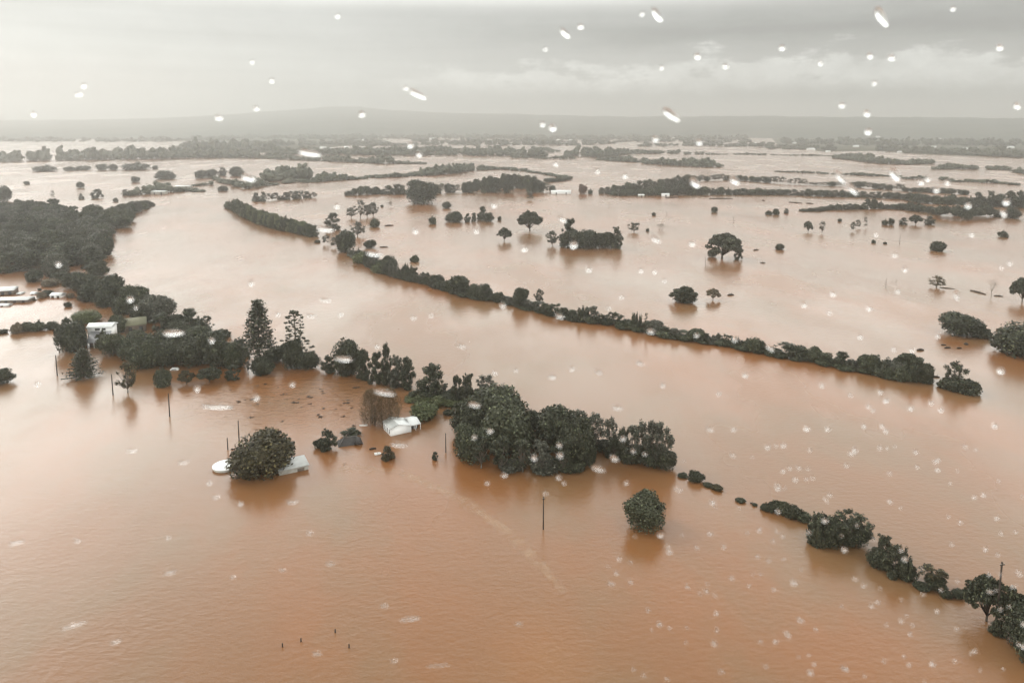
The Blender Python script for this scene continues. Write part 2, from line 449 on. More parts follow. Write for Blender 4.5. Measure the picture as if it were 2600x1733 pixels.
        for j in range(9):
            a = rg.uniform(0, 6.28); q = rg.uniform(0, 0.14)
            bl.append((np.array([math.cos(a) * q, math.sin(a) * q, hr * rg.uniform(0.93, 0.985)]), np.array([0.055, 0.055, 0.025])))
        hull(mb, bl, 0.8, ICO1, rg=rg); V, Q = blob_leaves(bl, 2600, 0.016, 0.3, rg=rg); mb.add(V, Q)
        s, o = fit(mb); tb.V = [(v - o * 0) * s for v in tb.V]; tr = tb.mesh('trunk', M['bark'], True)
    elif kind in ('bare', 'twiggy'):
        hr = 1.15 if kind == 'bare' else 0.95; tb = MB()
        up = 0.75 if kind == 'twiggy' else 0.5
        def grow(p, d, ln, r, lv):
            d = d.normalized(); m_ = p + d * ln * 0.5 + Vector(rg.normal(0, 0.05 * ln, 3)); e = p + d * ln
            (tb if lv < 2 else mb).tube([p, m_, e], [r, r * 0.8, r * 0.6], 4 if lv < 2 else 3, False)
            if lv >= 5: return
            for k_ in range(3 if lv < 4 else 4):
                nd = d + Vector(rg.normal(0, 0.55 if kind == 'bare' else 0.36, 3)) + Vector((0, 0, 0.22 * up))
                grow(e, nd, ln * rg.uniform(0.55, 0.85), r * 0.6, lv + 1)
        if kind == 'bare':
            grow(Vector((0, 0, -0.1)), Vector((0.03, 0, 1)), 0.46, 0.028, 0)
        else:
            for k_ in range(6):
                a = rg.uniform(0, 6.28); q = rg.uniform(0, 0.24)
                grow(Vector((math.cos(a) * q, math.sin(a) * q, -0.08)), Vector((math.cos(a) * .15, math.sin(a) * .15, 1)), 0.30, 0.012, 1)
        s, o = fit(mb); tb.V = [(v - o) * s for v in tb.V]; tr = tb.mesh('trunk', M['bark'], True)
    elif kind == 'winter':
        hr = 1.35; tb = MB(); P = []
        for k_ in range(8):
            a = rg.uniform(0, 6.28); q = rg.uniform(0.02, 0.28)
            f = Vector((math.cos(a) * q, math.sin(a) * q, -0.08)); e = Vector((math.cos(a) * q * 1.3, math.sin(a) * q * 1.3, hr * rg.uniform(0.7, 0.9)))
            tb.tube([f, f.lerp(e, 0.5) + Vector((0.01, 0.01, 0)), e], [0.014, 0.010, 0.003], 4)
        m_ = 5200
        z = rg.uniform(0.05, 1.0, m_); an = rg.uniform(0, 6.28, m_)
        prof = np.clip(np.sin(np.pi * np.clip(0.16 + 0.80 * z, 0, 1)) ** 0.5, 0, 1) * 0.5
        q = np.sqrt(rg.uniform(0, 1, m_)) * prof * (1 + 0.12 * np.sin(an * 5 + z * 9))
        Pc = np.stack([np.cos(an) * q, np.sin(an) * q, z * hr], 1)
        D = unit(np.stack([np.cos(an) * q * 1.3, np.sin(an) * q * 1.3, np.full(m_, 0.55)], 1) + rg.normal(0, 0.22, (m_, 3)))
        U = unit(np.cross(D, rg.normal(0, 1, (m_, 3)))) * 0.0056; ln = rg.uniform(0.02, 0.055, (m_, 1))
        mb.add(np.stack([Pc - D * ln - U, Pc - D * ln + U, Pc + D * ln + U * .4, Pc + D * ln - U * .4], 1).reshape(-1, 3), np.arange(4 * m_).reshape(-1, 4))
        s, o = fit(mb); tb.V = [(v - o) * s for v in tb.V]; tr = tb.mesh('trunk', M['bark'], True)
    cr = mb.mesh('crown', None)
    return cr, tr


NV = {'round': 4, 'bush': 3, 'mound': 2, 'spread': 3, 'gum': 4, 'slim': 3, 'leafy': 4, 'spiky': 3, 'norfolk': 1, 'conifer': 1, 'bunya': 1, 'bare': 2, 'twiggy': 2, 'winter': 2}
CR = {}


def plant_mesh(kind, v, m):
    if (kind, v) not in PLANTS: PLANTS[(kind, v)] = make_plant(kind, hash((kind, v, 'k')) % 99991 if False else sum(map(ord, kind)) * 31 + v * 977)
    cr, tr = PLANTS[(kind, v)]
    if (kind, v, m) not in CR:
        c2 = cr.copy(); c2.materials.clear(); c2.materials.append(M[m]); CR[(kind, v, m)] = c2
    return CR[(kind, v, m)], tr


NAME = {'round': 'broadleaf_tree', 'bush': 'shrub', 'mound': 'shrub', 'spread': 'spreading_tree', 'gum': 'gum_tree', 'slim': 'gum_tree',
        'leafy': 'leafy_tree', 'spiky': 'thicket', 'norfolk': 'norfolk_pine', 'conifer': 'conifer', 'bunya': 'bunya_pine', 'bare': 'bare_tree', 'twiggy': 'bare_tree', 'winter': 'bare_tree'}
CAT = {'broadleaf_tree': 'tree', 'shrub': 'shrub', 'spreading_tree': 'tree', 'gum_tree': 'tree', 'leafy_tree': 'tree', 'thicket': 'shrub',
       'norfolk_pine': 'pine tree', 'conifer': 'conifer', 'bunya_pine': 'pine tree', 'bare_tree': 'bare tree'}
COUNT = {}


def put_plant(kind, m, p, w, h, label, group=None, parts=True, name=None):
    v = COUNT.get(kind, 0) % NV[kind]; COUNT[kind] = COUNT.get(kind, 0) + 1
    cm, tm = plant_mesh(kind, v, m); nm = name or NAME[kind]
    rz = random.uniform(0, 6.28) if kind not in ('norfolk', 'bunya') else 0.4
    if parts and tm is not None:
        e = bpy.data.objects.new(nm, None); COL.objects.link(e); e.empty_display_size = 0.3
        c_ = bpy.data.objects.new('crown', cm); t_ = bpy.data.objects.new('trunk', tm)
        for q in (c_, t_): COL.objects.link(q); q.parent = e
    else:
        e = bpy.data.objects.new(nm, cm); COL.objects.link(e)
    e.location = p; e.rotation_euler = (0, 0, rz); e.scale = (w, w, h)
    return set_tags(e, label, CAT[NAME[kind]], group)


def tree(kind, m, cx, top, base, w, label, group=None, parts=None, back=None, name=None):
    """a plant whose outline in the photograph spans w pixels, from row top down to row base"""
    g = G(cx, base); W = w * mpp(g)
    k = back if back is not None else {'gum': 0.12, 'slim': 0.15, 'spread': 0.12, 'bare': 0.05, 'bunya': 0.15, 'norfolk': 0.2, 'leafy': 0.3}.get(kind, 0.40)
    d = Vector((g.x, g.y, 0)).normalized(); p = g + d * W * k
    h = max(0.5, hgt(top, p.y))
    return put_plant(kind, m, p, W, h, label, group, (w * mpp(g) > 0 and w >= 26) if parts is None else parts, name)


def lerp_line(pts, x):
    xs = [q[0] for q in pts]; return [float(np.interp(x, xs, [q[i] for q in pts])) for i in (1, 2)]


def row(pts, kinds, mats, step, label, group, wid=(0.8, 1.3), jit=0.15, parts=False, hj=(0.8, 1.1), back=0.35, name=None):
    """individual plants along a line of (x, base row, top row) points; step in metres"""
    pts = sorted(pts); x = pts[0][0]; n = 0
    while x <= pts[-1][0]:
        bs, tp = lerp_line(pts, x); g = G(x, bs); px = mpp(g)
        H = max(1.0, hgt(tp, g.y) * random.uniform(*hj)); W = step * random.uniform(*wid) * 1.35
        d = Vector((g.x, g.y, 0)).normalized()
        p = g + d * (W * back + random.uniform(-jit, jit) * step)
        k = random.choice(kinds)
        put_plant(k, random.choice(mats), p, W, H, label, group, parts, name)
        g2 = G(x + 20, lerp_line(pts, min(x + 20, pts[-1][0]))[0]); sp_ = (g2 - g).length / 20
        x += step / max(sp_, 1e-3) * random.uniform(0.8, 1.2); n += 1
    return n


# ------------------------------------------------------------------ far woods: masses that read as one
def belt(pts, step, label, m='dark', rows=1, gap=0.0, depth=12.0, name='far_woodland', hj=(0.65, 1.15), seed=0):
    rg = np.random.default_rng(abs(seed + int(pts[0][0] * 7 + pts[0][1]))); mb = MB()
    pts = sorted(pts); x = pts[0][0]
    while x <= pts[-1][0]:
        bs, tp = lerp_line(pts, x); g = G(x, bs)
        d = Vector((g.x, g.y, 0)).normalized()
        Ht = max(2.5, hgt(tp, g.y))
        for r_ in range(rows):
            if rg.random() < gap: continue
            p = g + d * (r_ * depth + rg.uniform(0, depth) + step * 0.3) + Vector((rg.uniform(-.4, .4) * step, 0, 0))
            H = Ht * rg.uniform(*hj) * (0.78 + 0.30 * math.sin(x * 0.045 + r_ * 2.0 + pts[0][1])); W = step * rg.uniform(0.6, 1.25)
            bl = [(np.array([p.x, p.y, H * 0.42]), np.array([W * 0.8, W * 0.8, H * 0.46]))]
            for q in range(4):
                a = rg.uniform(0, 6.28); r2 = W * rg.uniform(0.32, 0.5)
                bl.append((np.array([p.x + math.cos(a) * W * 0.55, p.y + math.sin(a) * W * 0.55, H * rg.uniform(0.3, 0.85)]), np.array([r2, r2, min(r2, H * .22)])))
            hull(mb, bl, 0.95, ICO1, 0.15, rg, -0.4)
            V, Q = blob_leaves(bl, 50, W * 0.11, 0.6, 0.0, 0.8, rg); mb.add(V, Q)
        g2 = G(x + 10, lerp_line(pts, min(x + 10, pts[-1][0]))[0]); sp_ = (g2 - g).length / 10
        x += max(0.6, step / max(sp_, 1e-3) * (rg.uniform(0.55, 1.2) if rg.random() > 0.06 else rg.uniform(1.5, 2.6)))
    o = mb.obj(name, BM[m]); set_tags(o, label, 'woodland', None, 'stuff'); return o


def belt_mat(name, c1, c2):
    m = bpy.data.materials.new(name); m.use_nodes = True; t = m.node_tree
    b = t.nodes['Principled BSDF']; b.inputs['Roughness'].default_value = 0.7; b.inputs['Specular IOR Level'].default_value = 0.15
    tcn = t.nodes.new('ShaderNodeTexCoord'); ge = t.nodes.new('ShaderNodeNewGeometry')
    f = noise(t, tcn.outputs['Object'], 0.06, 4, 0.65); isl = X(t, ge.outputs['Random Per Island'])
    t.links.new(mixc(t, (f + (isl - 0.5) * 0.5).ss(0.3, 0.75), c1, c2), b.inputs['Base Color']); return m


BM = dict(dark=belt_mat('far_foliage_dark', (0.036, 0.042, 0.028), (0.070, 0.076, 0.046)),
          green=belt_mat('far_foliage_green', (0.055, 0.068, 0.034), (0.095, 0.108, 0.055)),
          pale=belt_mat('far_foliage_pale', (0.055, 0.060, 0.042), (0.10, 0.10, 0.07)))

# ------------------------------------------------------------------ hills and low land at the horizon
RIDGE = [(-900, 308), (-300, 307), (0, 305), (200, 304), (400, 300), (560, 293), (650, 286), (760, 279), (850, 272), (905, 273), (1000, 281), (1150, 288),
         (1300, 290), (1450, 294), (1600, 297), (1750, 296), (1900, 295), (2050, 297), (2300, 298), (2600, 301), (3000, 300), (3600, 300)]
NA, ND = 240, 26
V = []
dist0 = 4500.0
for i in range(NA + 1):
    px = -900 + 4500 * i / NA; d = ray(px, 312); u = Vector((d.x, d.y, 0)).normalized()
    yr = float(np.interp(px, [q[0] for q in RIDGE], [q[1] for q in RIDGE]))
    for j in range(ND + 1):
        DR = float(np.interp(px, [900, 1900], [9800, 6700])); D = dist0 + (DR * 1.12 - dist0) * j / ND
        top = max(30.0, CAM_H + DR * u.y * ((312 - yr) / FPX))
        f = min(1, max(0, (D - 4700) / (DR - 4900))); prof = (f * f * (3 - 2 * f)) if f < 1 else 1
        if D > DR: prof = 1 - (D - DR) / 1600
        hz = top * (0.22 * min(1, f * 4) + 0.78 * prof) - 2 + math.sin(px * 0.05 + j) * 3 * f + rng.normal(0, 2.2) * (1 if f > 0.05 else 0)
        V.append((u.x * D, u.y * D, hz if j > 0 else -2))
Q = [(i * (ND + 1) + j, (i + 1) * (ND + 1) + j, (i + 1) * (ND + 1) + j + 1, i * (ND + 1) + j + 1) for i in range(NA) for j in range(ND)]
o = bpy.data.objects.new('hills', mesh_np('hills', V, Q, None, M['hill'], True)); COL.objects.link(o)
set_tags(o, 'low forested hills fading into rain on the horizon', None, None, 'structure')


def sheet(name, pts, label, m, z=0.35):
    g = [G(*p) for p in pts]; mb = MB(); n = len(g)
    V = [(p.x, p.y, z) for p in g] + [(p.x, p.y, -0.6) for p in g]
    c = sum(g, Vector()) / n; V.append((c.x, c.y, z))
    T = [(i, (i + 1) % n, 2 * n) for i in range(n)]
    Qs = [(n + i, n + (i + 1) % n, (i + 1) % n, i) for i in range(n)]
    mb.add(V, Qs, T); o = mb.obj(name, m); set_tags(o, label, None, None, 'structure'); return o

sheet('dry_land', [(1960, 352), (2700, 352), (2700, 404), (2560, 399), (2400, 394), (2330, 391), (2225, 383), (2090, 385), (1980, 372)], 'low green land with houses above the flood on the right', M['land'])
sheet('dry_land', [(560, 352), (660, 350), (960, 352), (1000, 362), (860, 372), (760, 385), (600, 390), (470, 392), (440, 372)], 'low wooded land above the flood on the left', M['land'])
sheet('levee_bank', [(905, 648), (930, 665), (960, 688), (1000, 702), (1030, 712), (1040, 706), (1005, 688), (960, 662), (930, 648)], 'grassy top of the levee standing out of the flood', M['green'], 0.9)

# ------------------------------------------------------------------ far belts (base row, top row)
B_ = [
    ([(560, 353, 343), (900, 354, 342), (1200, 353, 341), (1400, 355, 343), (1600, 356, 343), (1900, 357, 344)], 22, 'misty wood along the foot of the hills', dict(rows=3, depth=160, gap=0.08)),
    ([(1050, 361, 352), (1300, 362, 350), (1500, 362, 352), (1700, 360, 350), (1900, 363, 352)], 22, 'broken misty wood in front of the foot of the hills', dict(rows=2, depth=90, gap=0.45)),
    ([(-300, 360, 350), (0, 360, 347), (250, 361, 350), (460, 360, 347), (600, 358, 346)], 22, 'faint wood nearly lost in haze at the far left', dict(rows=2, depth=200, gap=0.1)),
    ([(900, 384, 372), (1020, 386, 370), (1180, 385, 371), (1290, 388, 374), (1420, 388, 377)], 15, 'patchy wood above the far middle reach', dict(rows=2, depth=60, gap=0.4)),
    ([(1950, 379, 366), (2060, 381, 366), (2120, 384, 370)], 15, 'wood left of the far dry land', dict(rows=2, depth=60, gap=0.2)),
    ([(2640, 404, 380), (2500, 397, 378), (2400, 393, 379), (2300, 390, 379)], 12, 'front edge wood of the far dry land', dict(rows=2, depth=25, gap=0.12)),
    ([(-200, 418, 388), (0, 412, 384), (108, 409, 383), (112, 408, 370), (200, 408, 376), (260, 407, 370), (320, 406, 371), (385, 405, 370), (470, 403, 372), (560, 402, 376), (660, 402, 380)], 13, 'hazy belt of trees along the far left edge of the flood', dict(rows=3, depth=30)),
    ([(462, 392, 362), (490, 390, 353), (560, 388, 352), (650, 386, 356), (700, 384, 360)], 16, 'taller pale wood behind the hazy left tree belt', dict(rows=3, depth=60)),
    ([(660, 402, 388), (800, 409, 394), (960, 416, 395), (984, 416, 396), (1000, 416, 407), (1080, 418, 411)], 11, 'thin wooded bank running across the upper middle of the flood', dict(rows=2, depth=18)),
    ([(600, 372, 357), (720, 371, 356), (850, 368, 356), (960, 365, 352)], 18, 'low misty wood under the middle hill', dict(rows=3, depth=90, gap=0.2)),
    ([(700, 393, 376), (800, 394, 374), (900, 395, 372), (1000, 396, 374), (1150, 396, 371), (1300, 398, 373), (1380, 400, 376)], 14, 'broken wood and gardens beside the far middle reach', dict(rows=3, depth=45, gap=0.12)),
    ([(900, 372, 362), (1050, 370, 360), (1150, 368, 356), (1230, 371, 352), (1320, 369, 355), (1450, 370, 356), (1560, 366, 356)], 15, 'scattered grove before the middle hills', dict(rows=2, depth=80, gap=0.3)),
    ([(1300, 402, 390), (1340, 402, 392), (1400, 404, 393), (1460, 404, 395)], 9, 'thin strip of bushes at the bend of the far reach', {}),
    ([(1440, 397, 380), (1480, 397, 369), (1540, 402, 374), (1545, 398, 374), (1600, 391, 380), (1730, 391, 380)], 12, 'rounded dark wood above the bend of the far reach', dict(rows=3, depth=22)),
    ([(1520, 407, 400), (1570, 410, 397), (1615, 413, 396), (1618, 413, 408)], 10, 'small dark copse left of the long grove on the far bank', dict(rows=2)),
    ([(1632, 415, 402), (1650, 418, 399), (1700, 420, 400), (1750, 423, 402), (1775, 425, 399), (1800, 425, 402), (1826, 426, 414)], 10, 'long dense grove on the far bank right of the bend', dict(rows=3, depth=14)),
    ([(1740, 393, 384), (1860, 393, 386), (1990, 395, 391), (2130, 397, 392)], 9, 'thin dark tree line on the far embankment', dict(gap=0.15)),
    ([(1630, 373, 361), (1760, 371, 357), (1880, 373, 360), (2000, 376, 362)], 17, 'sparse trees along the drowned far paddocks', dict(rows=2, depth=70, gap=0.35)),
    ([(2125, 403, 391), (2200, 412, 391), (2240, 417, 395), (2300, 419, 404), (2370, 416, 403)], 11, 'dense dark wood on the point below the far houses', dict(rows=3, depth=20)),
    ([(2372, 431, 419), (2400, 430, 415), (2440, 430, 413), (2470, 431, 418), (2530, 432, 417), (2568, 433, 423)], 10, 'lumpy tree row at the far right edge of the flood', dict(rows=2)),
    ([(2580, 440, 420), (2650, 446, 418), (2800, 452, 420)], 12, 'dark tree clump cut by the right edge', dict(rows=2)),
    ([(1990, 366, 352), (2120, 370, 352), (2250, 371, 352), (2400, 371, 352), (2700, 374, 353)], 17, 'wooded slope behind the right hand houses', dict(rows=3, depth=150, gap=0.1)),
    ([(2230, 386, 370), (2350, 391, 372), (2480, 396, 373), (2600, 402, 376), (2800, 408, 380)], 14, 'trees among the right hand houses', dict(rows=3, depth=60, gap=0.22)),
    ([(1975, 437, 431), (2120, 443, 437), (2140, 444, 438), (2200, 447, 439), (2290, 450, 443)], 7, 'low hedge line across the upper right flood', dict(gap=0.05)),
    ([(2295, 455, 447), (2370, 457, 446), (2402, 459, 443), (2420, 460, 450), (2422, 462, 452), (2460, 463, 453), (2500, 465, 456), (2540, 467, 454), (2582, 471, 461)], 7, 'broken hedge line ending near the right edge', dict(gap=0.08)),
    ([(640, 475, 445), (660, 474, 447), (676, 472, 462)], 10, 'hazy round clump beside the left far island', dict(rows=2)),
    ([(676, 463, 430), (690, 461, 424), (740, 457, 421), (760, 457, 414), (780, 456, 411), (798, 455, 420)], 11, 'tall pale block of trees on the far left reach', dict(rows=3, depth=16)),
    ([(690, 472, 464), (740, 464, 452), (775, 459, 447)], 9, 'low hazy scrub in front of the tall pale block', {}),
    ([(775, 465, 462), (800, 464, 450), (820, 461, 437), (860, 458, 438), (880, 457, 446), (935, 455, 448)], 9, 'dark wooded spit on the far left reach', dict(rows=2, depth=10)),
    ([(935, 453, 447), (1000, 451, 440), (1040, 449, 441), (1080, 447, 424), (1110, 445, 415), (1150, 441, 416), (1190, 435, 418), (1240, 432, 422), (1270, 431, 425), (1310, 433, 427)], 9, 'S shaped wooded bank in the middle distance', dict(rows=3, depth=14)),
    ([(1300, 433, 426), (1340, 437, 429), (1400, 446, 437), (1420, 450, 444), (1446, 455, 447)], 8, 'curved tip of the S shaped bank', dict(rows=1)),
    ([(330, 497, 474), (365, 495, 464), (400, 492, 462), (440, 489, 470), (480, 484, 472), (510, 490, 484)], 9, 'hazy trees round the flooded yard on the left', dict(rows=2, depth=8, gap=0.15)),
    ([(495, 473, 462), (543, 471, 461)], 7, 'small hedge left of the far left channel', {}),
    ([(545, 458, 440), (590, 470, 455), (610, 480, 462), (650, 478, 446)], 9, 'pale trees by the far left channel mouth', dict(gap=0.2)),
]
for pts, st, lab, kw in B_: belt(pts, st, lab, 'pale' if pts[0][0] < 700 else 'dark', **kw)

# ------------------------------------------------------------------ wooded rows in the middle distance, tree by tree
row([(885, 497, 484), (900, 496, 477), (930, 495, 472), (960, 494, 471), (968, 494, 485), (985, 494, 468), (1015, 494, 463), (1030, 493, 475)], ['round', 'leafy'], ['dark', 'mid'], 9, 'dark tree in the row left of the big round tree on the middle island', 'trees of the left row on the middle island')
row([(1110, 492, 468), (1135, 491, 466), (1170, 489, 466), (1190, 490, 462), (1225, 490, 456), (1245, 490, 446), (1290, 490, 442), (1340, 490, 445), (1370, 489, 452), (1405, 488, 470)], ['round', 'leafy', 'gum'], ['dark', 'mid'], 8, 'dark tree in the thick wood right of the big round tree on the middle island', 'trees of the right wood on the middle island')
row([(1190, 482, 462), (1240, 481, 447), (1290, 478, 442), (1340, 478, 444), (1375, 478, 455)], ['round'], ['dark'], 10, 'dark tree in the thick wood right of the big round tree on the middle island', 'trees of the right wood on the middle island')
row([(1390, 463, 452), (1420, 461, 450), (1444, 457, 448)], ['round', 'bush'], ['dark'], 8, 'bushy tree at the tip of the middle island wood', 'trees at the tip of the middle island')
row([(1528, 492, 478), (1560, 492, 470), (1600, 490, 465), (1640, 488, 458), (1690, 485, 450), (1750, 478, 444), (1760, 470, 444)], ['round', 'leafy'], ['dark', 'mid'], 8, 'dark tree on the wooded point in the upper right flood', 'trees on the wooded point')
row([(1560, 497, 484), (1620, 497, 480), (1680, 496, 472), (1740, 496, 472), (1790, 495, 476)], ['round', 'bush'], ['dark', 'mid'], 9, 'dark tree on the wooded point in the upper right flood', 'trees on the wooded point')
row([(1760, 461, 446), (1850, 458, 443), (1930, 463, 447), (1975, 467, 449), (2055, 471, 456), (2062, 471, 464), (2140, 474, 460)], ['round', 'gum', 'leafy'], ['dark', 'mid'], 9, 'tree in the upper of the two long tree rows on the right', 'trees of the upper long row')
row([(2165, 476, 462), (2180, 478, 461), (2290, 484, 469), (2300, 487, 478), (2350, 489, 474), (2400, 492, 478), (2465, 496, 483)], ['round', 'gum', 'leafy'], ['dark', 'mid'], 9, 'tree in the upper of the two long tree rows on the right', 'trees of the upper long row')
row([(1790, 495, 476), (1900, 495, 478), (2000, 496, 480), (2100, 500, 483), (2200, 502, 486), (2300, 507, 490), (2340, 517, 492), (2420, 520, 496), (2480, 522, 500), (2640, 528, 500)], ['round', 'leafy', 'bush'], ['dark', 'mid'], 9, 'tree in the lower solid tree row across the right', 'trees of the lower solid row')
row([(2484, 524, 480), (2500, 525, 488), (2560, 527, 487), (2660, 530, 489)], ['round', 'leafy'], ['dark'], 10, 'taller tree where the lower solid row meets the right edge', 'taller trees at the right end of the solid row')
row([(2042, 537, 530), (2070, 537, 529), (2090, 534, 524), (2130, 533, 518), (2190, 532, 518), (2205, 531, 501), (2225, 531, 505), (2240, 531, 513), (2265, 531, 524)], ['round', 'bush', 'leafy'], ['dark'], 6.5, 'bushy tree on the low spit in the right middle flood', 'trees of the low spit')
row([(2272, 532, 520), (2300, 532, 512), (2320, 537, 516), (2360, 541, 525), (2380, 544, 530)], ['round', 'bush'], ['dark', 'mid'], 7, 'bushy tree on the low spit in the right middle flood', 'trees of the low spit')
row([(2375, 552, 528), (2400, 556, 525), (2440, 560, 526), (2480, 556, 530), (2510, 553, 522), (2525, 548, 530)], ['gum', 'spread', 'round'], ['dark', 'mid'], 7, 'trunked tree in the flooded grove at right behind the low spit', 'trees of the flooded grove at right')
row([(2385, 547, 527), (2440, 549, 524), (2505, 547, 524)], ['round', 'spread'], ['dark'], 8, 'trunked tree in the flooded grove at right behind the low spit', 'trees of the flooded grove at right')
row([(652, 512, 487), (678, 512, 486), (682, 511, 492), (700, 509, 489), (712, 508, 500), (720, 508, 487), (755, 506, 483), (775, 504, 488), (800, 503, 486), (812, 502, 498)], ['leafy', 'gum'], ['grey'], 7, 'upright hazy tree in the broken row behind the green levee', 'trees of the broken row behind the green levee')
row([(577, 528, 513), (600, 538, 506), (620, 551, 520), (650, 567, 529), (700, 582, 546), (760, 595, 564), (797, 603, 570)], ['bush', 'leafy', 'round', 'spiky'], ['green', 'mid', 'dark'], 4.6, 'low green bush packed along the far stretch of the levee', 'green bushes of the far levee', wid=(0.8, 1.6), hj=(0.6, 1.12), name='levee_shrub')
row([(590, 530, 510), (640, 548, 526), (700, 566, 545), (760, 580, 563), (795, 590, 570)], ['bush', 'mound'], ['green', 'mid'], 5.5, 'low green bush packed along the far stretch of the levee', 'green bushes of the far levee', wid=(0.8, 1.6), hj=(0.6, 1.12), name='levee_shrub')

# the long levee that crosses the picture
LV = [(893, 648, 636), (920, 664, 637), (943, 680, 645), (1000, 704, 666), (1060, 717, 685), (1100, 729, 697), (1170, 751, 722), (1228, 763, 730), (1280, 770, 745), (1320, 780, 757), (1400, 804, 773),
      (1470, 817, 780), (1540, 826, 788), (1600, 838, 801), (1650, 847, 806), (1700, 860, 821), (1760, 867, 838), (1850, 881, 848), (1920, 897, 862), (2000, 911, 880), (2050, 918, 880), (2120, 935, 896), (2180, 944, 906), (2240, 957, 912), (2300, 969, 914), (2366, 974, 932)]
row(LV, ['leafy', 'spiky', 'bush', 'spiky', 'gum', 'round', 'leafy'], ['dark', 'dark', 'mid', 'grey'], 4.6, 'bushy tree packed into the long dark row on the levee across the picture', 'trees of the long levee row', wid=(0.75, 1.5), hj=(0.55, 1.15), name='levee_tree')
row([(q[0], q[1] - 2, q[1] - (q[1] - q[2]) * 0.5) for q in LV], ['bush', 'mound'], ['mid', 'dark', 'mid'], 7.5, 'low rounded bush on the water side of the long levee', 'low bushes fringing the long levee', wid=(0.6, 1.0), hj=(0.6, 1.0), back=0.1, name='levee_shrub')
for q in [
    ('round', 'dark', 1170, 699, 752, 52, 'broad round crown standing above the levee row, furthest left of its tall trees'),
    ('round', 'dark', 1228, 721, 764, 44, 'rounded tree on the levee just right of its broadest crown'),
    ('round', 'dark', 1320, 729, 782, 46, 'tall round tree on the levee beside the thin pale tree'),
    ('gum', 'grey', 1368, 734, 772, 26, 'thin pale see-through tree on the levee row'),
    ('slim', 'dark', 1640, 795, 845, 14, 'single thin spire above the middle of the levee row'),
    ('round', 'mid', 1915, 858, 898, 50, 'rounded bushy tree at the broad middle bulge of the levee'),
    ('spread', 'dark', 2305, 899, 955, 78, 'flat topped tree leaning out near the right end of the levee'),
    ('bush', 'mid', 2250, 926, 962, 46, 'pale rounded bush on the levee below the flat topped tree'),
    ('bush', 'mid', 2290, 932, 972, 46, 'second pale rounded bush near the right end of the levee'),
    ('round', 'dark', 2347, 921, 974, 42, 'dark knobbly tree closing the right end of the levee'),
    ('bush', 'green', 925, 640, 672, 60, 'pale green bush on the left tip of the long levee'),
    ('bush', 'green', 965, 668, 694, 52, 'olive bush on the grassy left part of the long levee'),
    ('round', 'dark', 990, 649, 690, 40, 'dark round bush behind the grassy part of the levee'),
]: tree(*q)

